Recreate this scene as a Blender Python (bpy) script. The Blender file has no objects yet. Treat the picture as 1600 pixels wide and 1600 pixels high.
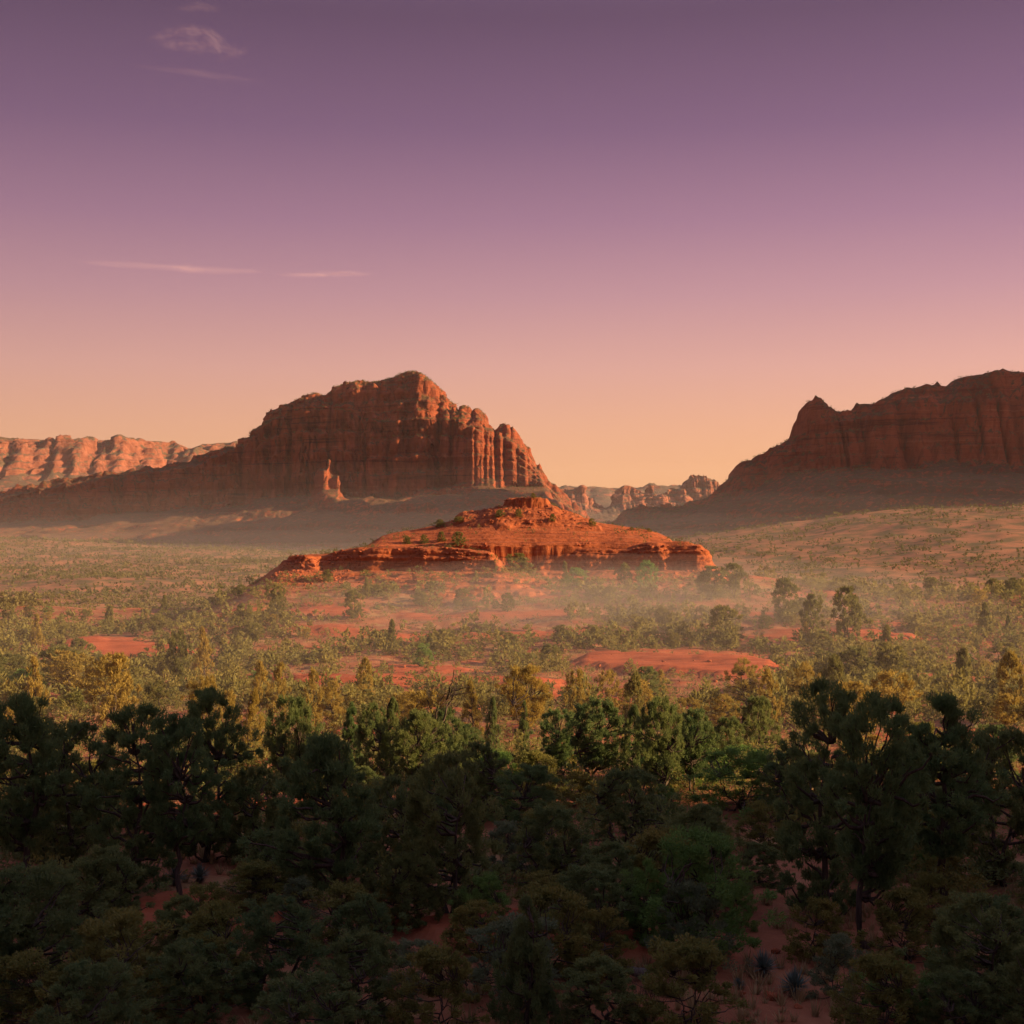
import bpy, math, random, time
import numpy as np
from mathutils import Vector

T0 = time.time()
SC = bpy.context.scene
COL = SC.collection
R = math.radians

# ------------------------------------------------------------------ camera
F = 2198.0                      # focal length in photograph pixels (1600 px frame)
HOR = 830.0                     # photograph row of the true horizon
cd = bpy.data.cameras.new('camera')
cam = bpy.data.objects.new('camera', cd)
COL.objects.link(cam)
cd.sensor_width = 36.0
cd.lens = 36.0 * F / 1600.0
cd.clip_start = 0.5
cd.clip_end = 60000
cam.location = (0, 0, 0)
cam.rotation_euler = (R(90) + math.atan((HOR - 800) / F), 0, 0)
SC.camera = cam

# ------------------------------------------------------------------ sun and sky
SUN_EL = R(19.0)
SUN_H = np.array([0.992, -0.126]); SUN_H /= np.linalg.norm(SUN_H)
SUN = Vector((SUN_H[0] * math.cos(SUN_EL), SUN_H[1] * math.cos(SUN_EL), math.sin(SUN_EL)))
sl = bpy.data.lights.new('sun', 'SUN')
sl.energy = 5.0
sl.angle = R(0.5)
sl.color = (1.0, 0.68, 0.36)
sun = bpy.data.objects.new('sun', sl)
COL.objects.link(sun)
sun.rotation_euler = SUN.to_track_quat('Z', 'Y').to_euler()

world = bpy.data.worlds.new('World')
SC.world = world
world.use_nodes = True
wn, wl = world.node_tree.nodes, world.node_tree.links
wn.clear()
w_out = wn.new('ShaderNodeOutputWorld')
bg = wn.new('ShaderNodeBackground')
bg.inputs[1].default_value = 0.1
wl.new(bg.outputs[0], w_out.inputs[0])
nis = wn.new('ShaderNodeTexSky')
nis.sky_type = 'NISHITA'
nis.sun_disc = False
nis.sun_elevation = SUN_EL
nis.sun_rotation = math.atan2(SUN.x, SUN.y)
nis.dust_density = 4.0
tc = wn.new('ShaderNodeTexCoord')
sep = wn.new('ShaderNodeSeparateXYZ')
wl.new(tc.outputs['Generated'], sep.inputs[0])
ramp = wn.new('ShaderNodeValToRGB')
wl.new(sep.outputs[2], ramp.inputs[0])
cr = ramp.color_ramp
def srgb(r, g, b):
    f = lambda c: (c / 255 / 12.92) if c <= 10 else ((c / 255 + 0.055) / 1.055) ** 2.4
    return (f(r), f(g), f(b), 1)
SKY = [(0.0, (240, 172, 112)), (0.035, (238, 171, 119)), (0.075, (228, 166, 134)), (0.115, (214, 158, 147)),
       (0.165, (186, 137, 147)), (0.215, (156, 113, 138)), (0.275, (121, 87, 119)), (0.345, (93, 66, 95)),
       (0.46, (106, 88, 118)), (0.65, (128, 124, 158)), (1.0, (142, 146, 180))]  # extra brightness put overhead, out of view, to lift the shaded foreground
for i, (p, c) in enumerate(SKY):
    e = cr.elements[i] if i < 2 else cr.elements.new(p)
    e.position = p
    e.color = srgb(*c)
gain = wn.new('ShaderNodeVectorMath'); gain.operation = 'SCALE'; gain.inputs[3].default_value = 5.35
wl.new(ramp.outputs[0], gain.inputs[0])
# the sky is a little brighter towards the sun's side
dotn = wn.new('ShaderNodeVectorMath'); dotn.operation = 'DOT_PRODUCT'
wl.new(tc.outputs['Generated'], dotn.inputs[0]); dotn.inputs[1].default_value = (SUN_H[0], SUN_H[1], 0)
mr = wn.new('ShaderNodeMapRange')
mr.inputs['From Min'].default_value = -1; mr.inputs['From Max'].default_value = 1
mr.inputs['To Min'].default_value = 0.72; mr.inputs['To Max'].default_value = 1.28
wl.new(dotn.outputs['Value'], mr.inputs['Value'])
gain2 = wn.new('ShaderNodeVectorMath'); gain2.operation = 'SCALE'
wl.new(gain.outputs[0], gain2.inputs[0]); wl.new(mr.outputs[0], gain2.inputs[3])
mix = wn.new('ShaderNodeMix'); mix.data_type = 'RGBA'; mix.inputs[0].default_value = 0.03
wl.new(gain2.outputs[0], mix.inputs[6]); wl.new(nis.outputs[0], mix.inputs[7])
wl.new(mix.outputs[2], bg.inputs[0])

SC.view_settings.view_transform = 'Standard'
SC.view_settings.look = 'None'
SC.view_settings.exposure = 1.05
SC.view_settings.gamma = 1.0
SC.view_settings.use_curve_mapping = False
cy = SC.cycles if hasattr(SC, 'cycles') else None
SC.render.engine = 'CYCLES'
SC.cycles.use_denoising = True
SC.cycles.max_bounces = 5
SC.cycles.diffuse_bounces = 4
SC.cycles.glossy_bounces = 1
SC.cycles.transmission_bounces = 2
SC.cycles.transparent_max_bounces = 6
SC.cycles.volume_bounces = 0
SC.cycles.sample_clamp_indirect = 4.0

# ------------------------------------------------------------------ numpy noise
_rng = np.random.RandomState(7)
_perm = _rng.permutation(256)
_perm = np.concatenate([_perm, _perm, _perm]).astype(np.int32)
_g = _rng.normal(size=(256, 3)); _g /= np.linalg.norm(_g, axis=1)[:, None]
_g = _g.astype(np.float32)
def perlin(x, y, z=0.0):
    x, y, z = np.broadcast_arrays(np.asarray(x, np.float32), np.asarray(y, np.float32), np.asarray(z, np.float32))
    xi, yi, zi = np.floor(x).astype(np.int32), np.floor(y).astype(np.int32), np.floor(z).astype(np.int32)
    xf, yf, zf = x - xi, y - yi, z - zi
    xi &= 255; yi &= 255; zi &= 255
    u, v, w = [t * t * t * (t * (t * 6 - 15) + 10) for t in (xf, yf, zf)]
    out = 0
    for dx in (0, 1):
        for dy in (0, 1):
            for dz in (0, 1):
                g = _g[_perm[_perm[_perm[xi + dx] + yi + dy] + zi + dz]]
                d = g[..., 0] * (xf - dx) + g[..., 1] * (yf - dy) + g[..., 2] * (zf - dz)
                out = out + d * (u if dx else 1 - u) * (v if dy else 1 - v) * (w if dz else 1 - w)
    return out * 1.6
def fbm(x, y, z=0.0, o=4, gain=0.5):
    a, s, k = 1.0, 0.0, 1.0
    for i in range(o):
        s = s + a * perlin(np.asarray(x) * k + 17.3 * i, np.asarray(y) * k - 9.1 * i, np.asarray(z) * k + 4.7 * i)
        a *= gain; k *= 2.03
    return s
def sst(t):
    t = np.clip(t, 0, 1)
    return t * t * (3 - 2 * t)
def sdf(x, y, poly):
    """signed distance to a polygon, positive inside"""
    d2 = np.full(x.shape, 1e18); ins = np.zeros(x.shape, bool)
    n = len(poly)
    for i in range(n):
        (ax, ay), (bx, by) = poly[i], poly[(i + 1) % n]
        ex, ey = bx - ax, by - ay
        t = np.clip(((x - ax) * ex + (y - ay) * ey) / (ex * ex + ey * ey), 0, 1)
        d2 = np.minimum(d2, (x - ax - t * ex) ** 2 + (y - ay - t * ey) ** 2)
        c = ((ay > y) != (by > y)) & (x < (bx - ax) * (y - ay) / ((by - ay) if by != ay else 1e-9) + ax)
        ins ^= c
    return np.where(ins, 1, -1) * np.sqrt(d2)

# ------------------------------------------------------------------ mesh helpers
def mesh_obj(name, v, f, mats, parent=None, smooth=False, attrs=None, mi=None):
    """v: (N,3) array; f: list of (M,k) arrays; links ONE mesh object"""
    me = make_mesh(name, v, f, mats, smooth, attrs, mi)
    o = bpy.data.objects.new(name, me)
    COL.objects.link(o)
    if parent is not None:
        o.parent = parent
    return o
def make_mesh(name, v, f, mats, smooth=False, attrs=None, mi=None):
    if isinstance(f, np.ndarray): f = [f]
    f = [np.asarray(a, np.int32) for a in f if len(a)]
    me = bpy.data.meshes.new(name)
    v = np.asarray(v, np.float32)
    me.vertices.add(len(v)); me.vertices.foreach_set('co', v.ravel())
    tot = np.concatenate([np.full(len(a), a.shape[1], np.int32) for a in f])
    start = np.concatenate([[0], np.cumsum(tot)[:-1]]).astype(np.int32)
    idx = np.concatenate([a.ravel() for a in f]).astype(np.int32)
    me.loops.add(len(idx)); me.loops.foreach_set('vertex_index', idx)
    me.polygons.add(len(tot)); me.polygons.foreach_set('loop_start', start)
    try: me.polygons.foreach_set('loop_total', tot)
    except Exception: pass
    if smooth: me.polygons.foreach_set('use_smooth', np.ones(len(tot), bool))
    for k, a in (attrs or {}).items():
        at = me.attributes.new(k, 'FLOAT', 'POINT'); at.data.foreach_set('value', np.asarray(a, np.float32).ravel())
    for m in (mats if isinstance(mats, (list, tuple)) else [mats]):
        me.materials.append(m)
    if mi is not None: me.polygons.foreach_set('material_index', np.asarray(mi, np.int32))
    me.update(calc_edges=True)
    me.validate()
    return me
def grid_faces(nr, nc):
    a = (np.arange(nr - 1)[:, None] * nc + np.arange(nc - 1)[None, :]).ravel()
    return np.stack([a, a + 1, a + nc + 1, a + nc], 1)
def grid_obj(name, X, Y, Z, mat, attrs=None):
    v = np.stack([X.ravel(), Y.ravel(), Z.ravel()], 1)
    return mesh_obj(name, v, grid_faces(*X.shape), mat, smooth=True, attrs=attrs)
def grid_normals(X, Y, Z):
    P = np.stack([X, Y, Z], -1)
    n = np.cross(np.gradient(P, axis=1), np.gradient(P, axis=0))
    return n / (np.linalg.norm(n, axis=-1, keepdims=True) + 1e-9)
def tag(o, label=None, cat=None, group=None, kind=None):
    for k, a in (('label', label), ('category', cat), ('group', group), ('kind', kind)):
        if a: o[k] = a
    return o

# ------------------------------------------------------------------ materials
def mat_new(name):
    m = bpy.data.materials.new(name); m.use_nodes = True
    n = m.node_tree.nodes; n.clear()
    return m, n, m.node_tree.links
def ramp_node(n, stops, interp='LINEAR'):
    r = n.new('ShaderNodeValToRGB'); r.color_ramp.interpolation = interp
    for i, (p, c) in enumerate(stops):
        e = r.color_ramp.elements[i] if i < 2 else r.color_ramp.elements.new(p)
        e.position = p; e.color = (*c, 1)
    return r
def mixc(n, l, fac, a, b, mode='MIX'):
    m = n.new('ShaderNodeMix'); m.data_type = 'RGBA'; m.blend_type = mode
    for s, x in ((0, fac), (6, a), (7, b)):
        if hasattr(x, 'is_linked') or hasattr(x, 'links'): l.new(x, m.inputs[s])
        elif s == 0: m.inputs[0].default_value = x
        else: m.inputs[s].default_value = (*x, 1)
    return m.outputs[2]
def noise(n, l, vec, scale, detail=4, rough=0.55):
    t = n.new('ShaderNodeTexNoise'); t.inputs['Scale'].default_value = scale
    t.inputs['Detail'].default_value = detail; t.inputs['Roughness'].default_value = rough
    if vec is not None: l.new(vec, t.inputs['Vector'])
    return t.outputs[0]
def mapping(n, l, vec, scale):
    m = n.new('ShaderNodeMapping'); m.inputs['Scale'].default_value = scale; l.new(vec, m.inputs['Vector'])
    return m.outputs[0]
def rock_mat(name, unit, c_dark, c_mid, c_light, bump=1.0, veg=None, veg_scale=1.0):
    """sandstone: bedding bands along Z, blotches, varnish streaks; unit = metres of one fine bed"""
    m, n, l = mat_new(name)
    out = n.new('ShaderNodeOutputMaterial'); p = n.new('ShaderNodeBsdfPrincipled')
    l.new(p.outputs[0], out.inputs[0])
    p.inputs['Roughness'].default_value = 0.9; p.inputs['Specular IOR Level'].default_value = 0.15
    g = n.new('ShaderNodeNewGeometry'); pos = g.outputs['Position']
    beds = noise(n, l, mapping(n, l, pos, (0.03 / unit, 0.03 / unit, 0.9 / unit)), 1.0, 6, 0.7)
    blot = noise(n, l, pos, 0.12 / unit, 5, 0.6)
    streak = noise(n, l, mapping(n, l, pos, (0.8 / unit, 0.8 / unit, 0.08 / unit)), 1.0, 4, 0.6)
    r = ramp_node(n, [(0.34, c_dark), (0.46, c_mid), (0.58, c_mid), (0.68, c_light)]); l.new(beds, r.inputs[0])
    r2 = ramp_node(n, [(0.3, (0.62, 0.58, 0.56)), (0.7, (1.12, 1.1, 1.08))]); l.new(blot, r2.inputs[0])
    c = mixc(n, l, 1.0, r.outputs[0], r2.outputs[0], 'MULTIPLY')
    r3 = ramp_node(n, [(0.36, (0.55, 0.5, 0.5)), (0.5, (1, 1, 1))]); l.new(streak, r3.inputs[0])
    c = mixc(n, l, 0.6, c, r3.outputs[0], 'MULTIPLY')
    if veg:
        sp = n.new('ShaderNodeSeparateXYZ'); l.new(g.outputs['Normal'], sp.inputs[0])
        v1 = noise(n, l, pos, 0.5 / veg_scale, 4, 0.7)
        ma = n.new('ShaderNodeMath'); ma.operation = 'MULTIPLY_ADD'
        l.new(sp.outputs[2], ma.inputs[0]); ma.inputs[1].default_value = 0.35; l.new(v1, ma.inputs[2])
        rv = ramp_node(n, [(0.72, (0, 0, 0)), (0.8, (1, 1, 1))]); l.new(ma.outputs[0], rv.inputs[0])
        c = mixc(n, l, rv.outputs[0], c, veg)
    l.new(c, p.inputs['Base Color'])
    b1 = n.new('ShaderNodeBump'); b1.inputs['Strength'].default_value = 0.9 * bump; b1.inputs['Distance'].default_value = unit * 0.8
    l.new(beds, b1.inputs['Height'])
    b2 = n.new('ShaderNodeBump'); b2.inputs['Strength'].default_value = 0.7 * bump; b2.inputs['Distance'].default_value = unit
    l.new(noise(n, l, pos, 0.7 / unit, 6, 0.65), b2.inputs['Height']); l.new(b1.outputs[0], b2.inputs['Normal'])
    l.new(b2.outputs[0], p.inputs['Normal'])
    return m
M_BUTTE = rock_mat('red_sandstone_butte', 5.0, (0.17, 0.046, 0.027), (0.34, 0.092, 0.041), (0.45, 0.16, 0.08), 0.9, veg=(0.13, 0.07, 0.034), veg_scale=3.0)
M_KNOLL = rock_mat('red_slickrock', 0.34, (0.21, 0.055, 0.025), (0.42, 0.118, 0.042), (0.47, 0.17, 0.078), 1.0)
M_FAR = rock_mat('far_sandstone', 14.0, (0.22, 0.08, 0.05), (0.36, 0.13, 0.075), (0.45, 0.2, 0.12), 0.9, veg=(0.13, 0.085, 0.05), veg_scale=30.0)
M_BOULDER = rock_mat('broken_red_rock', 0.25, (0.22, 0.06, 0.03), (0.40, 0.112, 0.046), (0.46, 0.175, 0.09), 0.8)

def ground_mat():
    m, n, l = mat_new('red_soil')
    out = n.new('ShaderNodeOutputMaterial'); p = n.new('ShaderNodeBsdfPrincipled'); l.new(p.outputs[0], out.inputs[0])
    p.inputs['Roughness'].default_value = 0.95; p.inputs['Specular IOR Level'].default_value = 0.1
    g = n.new('ShaderNodeNewGeometry'); pos = g.outputs['Position']
    a = n.new('ShaderNodeAttribute'); a.attribute_name = 'rock'
    far = n.new('ShaderNodeAttribute'); far.attribute_name = 'scrub'
    soil = ramp_node(n, [(0.3, (0.22, 0.078, 0.04)), (0.5, (0.31, 0.11, 0.053)), (0.7, (0.40, 0.17, 0.085))])
    l.new(noise(n, l, pos, 0.35, 6, 0.65), soil.inputs[0])
    straw = ramp_node(n, [(0.52, (0, 0, 0)), (0.62, (1, 1, 1))]); l.new(noise(n, l, pos, 0.16, 6, 0.7), straw.inputs[0])
    c = mixc(n, l, straw.outputs[0], soil.outputs[0], (0.34, 0.19, 0.085))
    rk = ramp_node(n, [(0.32, (0.24, 0.058, 0.027)), (0.5, (0.38, 0.088, 0.036)), (0.7, (0.44, 0.13, 0.06))])
    l.new(noise(n, l, mapping(n, l, pos, (0.12, 0.5, 2.0)), 1.0, 5, 0.6), rk.inputs[0])
    c = mixc(n, l, a.outputs['Fac'], c, rk.outputs[0])
    sc = ramp_node(n, [(0.4, (0.12, 0.095, 0.045)), (0.6, (0.34, 0.15, 0.08))]); l.new(noise(n, l, pos, 0.06, 5, 0.65), sc.inputs[0])
    c = mixc(n, l, far.outputs['Fac'], c, sc.outputs[0])
    l.new(c, p.inputs['Base Color'])
    b = n.new('ShaderNodeBump'); b.inputs['Strength'].default_value = 0.6; b.inputs['Distance'].default_value = 0.25
    l.new(noise(n, l, pos, 1.6, 8, 0.7), b.inputs['Height']); l.new(b.outputs[0], p.inputs['Normal'])
    return m
M_GROUND = ground_mat()

# ------------------------------------------------------------------ the ground
PY_ = np.array([-400, -60, -6, 0, 5, 10, 20, 28, 45, 63, 85, 110, 135, 160, 200, 230, 255, 275, 292, 320, 360, 410, 470, 700, 1100, 1600, 3000, 15000.])
PZ_ = np.array([6, 3, -1.6, -1.8, -3.8, -5.5, -8.6, -10.5, -11.6, -12.4, -13.6, -15.4, -17.0, -18.0, -18.9, -18.2, -16.3, -13.8, -10.6, -9.6, -12, -19, -26, -30, -27, -22, -14, -10.])
# slickrock shelves: polygon in (px, distance), height of the step, name of the place
SHELVES = [
    ([(880, 196), (905, 188), (980, 180), (1060, 176), (1130, 172), (1215, 171), (1225, 190), (1150, 200), (1000, 206), (900, 205)], 1.7),
    ([(360, 168), (430, 164), (520, 160), (600, 158), (700, 157), (790, 156), (880, 158), (885, 166), (780, 169), (640, 174), (500, 176), (390, 180)], 1.3),
    ([(690, 182), (640, 186), (560, 190), (600, 198), (760, 193)], 0.7),
    ([(1050, 140), (1130, 137), (1200, 138), (1190, 147), (1090, 150)], 1.0),
    ([(430, 240), (620, 235), (740, 233), (860, 234), (965, 238), (960, 243), (850, 241), (640, 243), (470, 246)], 1.0),
    ([(600, 262), (700, 259), (840, 258), (930, 262), (920, 266), (760, 265), (620, 268)], 0.9),
    ([(640, 279), (760, 277), (880, 277), (900, 281), (760, 283), (650, 284)], 0.9),
    ([(1085, 98), (1150, 97), (1155, 104), (1095, 106)], 0.7),
    ([(790, 150), (860, 148), (940, 146), (1000, 147), (990, 153), (830, 157)], 0.8),
    ([(440, 262), (560, 258), (580, 268), (470, 274)], 0.9),
    ([(1270, 232), (1420, 226), (1440, 238), (1290, 245)], 1.0),
    ([(60, 215), (200, 205), (330, 206), (320, 218), (120, 228)], 1.2),
    ([(1400, 165), (1560, 160), (1640, 170), (1480, 180)], 1.2),
]
SHELVES = [([((px - 800) / F * d, d) for px, d in pl], h * 0.62) for pl, h in SHELVES]
def smooth_profile(y):
    # average a few interpolated taps so that the profile has no creases
    w = 0.04 * np.abs(y) + 1.2
    return sum(np.interp(y + k * w, PY_, PZ_) for k in (-1, -0.5, 0, 0.5, 1)) / 5
def ground_z(x, y, want_rock=False):
    x = np.asarray(x, float); y = np.asarray(y, float)
    z = smooth_profile(y)
    u = np.clip(np.abs(y), 30, 1e9)
    # left of the knoll the bench drops away, the right flank of the valley rises
    drop = sst((-x - 48) / 26) * sst((y - 235) / 60)
    z = z - drop * np.where(y < 420, 8.0, 8.0 * np.clip(1 - (y - 420) / 300, 0, 1))
    dropr = sst((x - 52) / 30) * sst((y - 270) / 50) * np.clip(1 - (y - 420) / 200, 0, 1)
    z = z - 5.0 * dropr
    z = z + 47 * np.exp(-((x - 420) / 270) ** 2 - ((y - 1180) / 420) ** 2)
    z = z + 12 * np.exp(-((x + 560) / 320) ** 2 - ((y - 1500) / 400) ** 2)
    # unseen hill added right of the viewpoint, shaped to shade the near trees
    cx = 116 + 8 * perlin(y / 40, 3.3)
    top = 44 + 6 * perlin(y / 21.0, 8.8) + 3 * perlin(y / 7.0, 1.8)
    hl = sst(1 - np.abs(x - cx) / 78) * sst((80 + 6 * perlin(x / 25, 0.4) - y) / 48) * sst((y + 70) / 45)
    z = z + (top + 14) * hl
    # undulations
    z = z + (fbm(x / 26, y / 26, 2.2, 4) * 0.9 + fbm(x / 6.0, y / 6.0, 5.1, 3) * 0.16) * np.clip(y / 60, 0.15, 1)
    z = z + np.clip((y - 450) / 300, 0, 1) * fbm(x / 130, y / 130, 7.7, 3) * 4.0
    q = z / 0.75 + 0.9 * fbm(x / 15, y / 15, 23.0, 3)
    bed = sst((y - 222) / 18) * sst((306 - y) / 8) * (np.abs(x) < 90) * 0.8
    z = z + bed * 0.75 * (sst((q - np.floor(q) - 0.66) / 0.3) - (q - np.floor(q)))
    rock = np.zeros_like(z)
    for pl, h in SHELVES:
        xs = [q[0] for q in pl]; ys = [q[1] for q in pl]
        m = (x > min(xs) - 8) & (x < max(xs) + 8) & (y > min(ys) - 8) & (y < max(ys) + 8)
        if not m.any(): continue
        xm, ym = x[m], y[m]
        t = sdf(xm, ym, pl) + 1.6 * fbm(xm / 7, ym / 7, h, 4)
        z[m] += h * (0.55 * sst(t / 0.5) + 0.45 * sst((t - 1.5 - perlin(xm / 5, ym / 5)) / 0.5)) - 0.03 * np.clip(t, 0, 8) * h
        rock[m] = np.maximum(rock[m], sst((t + 0.6) / 0.7))
    # bare rock showing through the soil elsewhere
    bare = fbm(x / 19, y / 11, 11.0, 4)
    z = z + 0.3 * sst((bare - 0.45) / 0.06) * (y < 420) * (y > 20)
    rock = np.maximum(rock, 0.85 * sst((bare - 0.42) / 0.1) * (y < 420))
    return (z, rock) if want_rock else z
def gz(x, y):
    return float(ground_z(np.array([x]), np.array([y]))[0])
def on_ground(px, py, ymin=22.0, ymax=420.0):
    """where the ray through a photograph pixel meets the ground"""
    ys = np.geomspace(ymin, ymax, 900)
    xs = (px - 800) / F * ys
    zs = (HOR - py) / F * ys
    hit = np.nonzero(ground_z(xs, ys) >= zs)[0]
    i = hit[0] if len(hit) else len(ys) - 1
    return float(xs[i]), float(ys[i])

def build_ground():
    rows = [np.linspace(-300, 8, 60)[:-1]]
    y = 8.0; r = []
    while y < 14500:
        r.append(y)
        y += min(max(0.24, 0.0082 * y) if y < 420 else 0.012 * y, 400)
    rows = np.concatenate([rows[0], np.array(r)])
    u = np.concatenate([-np.geomspace(0.44, 1.0, 26)[::-1], np.linspace(-0.436, 0.436, 280), np.geomspace(0.44, 1.0, 26)])
    ye = np.clip(rows, 0, None) + 14
    Y = np.repeat(rows[:, None], len(u), 1)
    X = ye[:, None] * u[None, :]
    # beyond the frame the columns spread out to hold the added hill beside the viewpoint
    X = X + np.sign(u)[None, :] * np.clip((np.abs(u)[None, :] - 0.44) / 0.56, 0, 1) * 420 * np.exp(-np.clip(rows, 0, None) / 500)[:, None]
    Z, rock = ground_z(X, Y, True)
    scrub = sst((Y - 330) / 110)
    o = grid_obj('ground', X, Y, Z, M_GROUND, {'rock': rock, 'scrub': scrub})
    tag(o, 'red soil and slickrock flats of the valley floor', kind='structure')
build_ground()

# ------------------------------------------------------------------ buttes
def strata(z, seed):
    return perlin(z, seed, 0.5) + 0.6 * perlin(z * 2.3, seed + 3, 1.5) + 0.4 * perlin(z * 5.1, seed + 7, 2.5)
def roughen(X, Y, Z, unit, amp, seed, bed=0.75):
    """push steep faces in and out by bedding layer and by lumps"""
    n = grid_normals(X, Y, Z)
    steep = sst((0.93 - n[..., 2]) / 0.35)
    wob = fbm(X / (unit * 14), Y / (unit * 14), seed, 2) * unit * 0.6
    s = strata((Z + wob) / (unit * 1.6), seed)
    s = np.clip(s * 1.7, -1, 0.8)
    lump = fbm(X / (unit * 3.2), Y / (unit * 3.2), Z / (unit * 3.6) + seed, 4)
    d = steep * amp * (bed * s + 0.8 * lump)
    X = X + n[..., 0] * d; Y = Y + n[..., 1] * d
    Z = Z + (1 - steep) * amp * 0.14 * fbm(X / (unit * 2), Y / (unit * 2), seed, 4) + n[..., 2] * d * 0.3
    return X, Y, Z

def build_knoll():
    xs = np.concatenate([np.linspace(-84, -56, 50)[:-1], np.linspace(-56, 50, 370), np.linspace(50, 70, 34)[1:]])
    ys = np.concatenate([np.linspace(276, 292, 40)[:-1], np.linspace(292, 317, 185)[:-1], np.linspace(317, 346, 105), np.linspace(346, 410, 40)[1:]])
    X, Y = np.meshgrid(xs, ys)
    wx = X + 1.0 * fbm(X / 8, Y / 8, 0.3, 2); wy = Y + 1.0 * fbm(X / 8, Y / 8, 4.3, 2) + 0.12 * fbm(X / 2.2, Y / 2.2, 6.3, 2)
    la = [(-51.5, 309), (-46, 304), (-42.5, 304.5), (-41.5, 307), (-34, 304), (-27, 301.5), (-13.5, 298), (-2.5, 294.5), (-1, 299), (-2, 312), (8, 345), (-30, 352), (-48, 340), (-54, 322)]
    lb = [(-6, 314), (7, 311), (21, 307.5), (33, 304), (35, 305.5), (40, 303.5), (43.5, 304.5), (44.5, 312), (47, 330), (46, 360), (30, 385), (-20, 385), (-30, 340)]
    ta, tb = sdf(wx, wy, la), sdf(wx, wy, lb)
    t0 = np.maximum(ta, tb)
    ledge = 0.35 * perlin(X / 9, Y / 9)
    slope = 0.26 + 0.42 * sst((-X - 49) / 8) + 0.12 * sst((X - 42) / 8)
    skirt = -8.2 + np.minimum(t0, 0) * slope + 0.5 * fbm(X / 6, Y / 6, 3.1, 4)
    # the talus steps down over thin beds
    q = skirt / 1.1 + ledge
    skirt = np.where(X > -50, 0.45 * skirt + 0.55 * 1.1 * (np.floor(q) + sst((q - np.floor(q) - 0.62) / 0.34) - ledge), skirt)
    ha = np.interp(X, [-52, -41, -37, -30, -14, -8, -2], [-5.7, -5.3, -4.1, -3.5, -3.6, -4.2, -5.0]) + 0.3 * fbm(X / 4, Y / 4, 8, 3)
    za = skirt + (ha - skirt) * (0.62 * sst(ta / 1.7) + 0.38 * sst((ta - 1.8 - 0.7 * perlin(X / 6, Y / 6)) / 1.6))
    hb = np.interp(X, [-5, 5, 18, 26, 30, 44], [-3.1, -2.9, -3.3, -3.5, -2.5, -2.45])
    zb = skirt + (hb - skirt) * (0.7 * sst(tb / 1.7) + 0.18 * sst((tb - 2.0) / 1.2) + 0.12 * sst((tb - 4.2) / 1.5))
    # smooth slickrock dome above the bench
    px2x = lambda px, y: (px - 800) / F * y
    dx = [px2x(p, 330) for p in (574, 580, 586, 597, 617, 642, 677, 707, 760, 860, 917, 967, 1013, 1030, 1043, 1052, 1060)]
    dz = [-4.2, -3.2, -2.2, -1.1, -0.3, 0.25, 1.3, 2.5, 2.9, 2.8, 2.4, 1.3, 0.25, -0.6, -1.5, -2.7, -4.2]
    hd = np.interp(X + 0.5 * perlin(X / 3, Y / 4), dx, dz)
    front = 311.5 + 2.6 * np.exp(-((X + 18) / 9) ** 2) + 1.4 * perlin(X / 11, 2.0) + 1.3 * np.clip((X - 6) / 20, 0, 1)
    td = Y + 0.5 * perlin(X / 7, Y / 12, 5.0) - front
    back = sst((382 - Y) / 34)
    s = np.clip(td / 18, 0, 1)
    k = s * 8 + 0.3 * perlin(X / 10, Y / 10)
    s = np.clip((np.floor(k) + sst((k - np.floor(k)) / 0.55)) / 8 * 0.6 + 0.4 * s, 0, 1)
    s = np.where(td > 0, s ** 0.8, 0)
    zd = np.where((td > 0) & (hd > -4.0), -3.6 + (hd + 3.6) * np.minimum(s, back), -99)
    # rubbly knob and its flat cap
    kx = [px2x(p, 334) for p in (709, 714, 720, 727, 752, 782, 800, 845, 862, 879, 904, 921, 935)]
    kz = [2.0, 3.6, 4.1, 4.4, 4.7, 5.6, 6.1, 6.1, 5.9, 4.95, 3.5, 2.3, 1.3]
    hk = np.interp(X + 0.6 * perlin(X / 2.1, Y / 2.1, 1), kx, kz)
    tk = Y - (321.5 + 1.2 * perlin(X / 5, 3.0) + 4.5 * np.clip(-(X + 5) / 8, 0, 1))
    sk = np.clip(tk / 11, 0, 1)
    kk = sk * 3 + 0.5 * perlin(X / 5, Y / 5, 2)
    sk = np.clip(0.72 * sk + 0.28 * (np.floor(kk) + sst((kk - np.floor(kk)) / 0.4)) / 3, 0, 1)
    zk = np.where((tk > 0) & (X > kx[0] - 0.5) & (X < kx[-1]), zd + np.maximum(hk - zd, 0) * np.minimum(sk, sst((358 - Y) / 14)), -99)
    cap = [(px2x(787, 335), 332), (px2x(800, 333), 330.5), (px2x(835, 332), 329.5), (px2x(859, 333), 331.5), (px2x(858, 340), 341), (px2x(790, 340), 342)]
    tcp = sdf(X + 0.5 * fbm(X / 2, Y / 2, 3, 3), Y + 0.7 * fbm(X / 1.8, Y / 1.8, 5, 3), cap)
    hc = np.interp(X, [px2x(787, 334), px2x(800, 334), px2x(832, 334), px2x(858, 334)], [7.2, 7.55, 7.85, 7.3])
    zc = 4.5 + (hc - 4.5) * sst((tcp + 0.35) / 0.7)
    Z = np.maximum.reduce([za, zb, zd, zk, np.where(tcp > -1, zc, -99)])
    Z = Z + 0.05 * fbm(X / 1.2, Y / 1.2, 1.0, 4) - 7 * sst((280 - Y) / 4)
    rub = sst((zk - np.maximum(zd, zb)) / 0.5)
    X2, Y2, Z2 = roughen(X, Y, Z, 0.42, 0.5, 3.7)
    Z2 = Z2 + rub * 0.6 * np.abs(fbm(X / 1.5, Y / 1.5, 9.0, 4))
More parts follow.
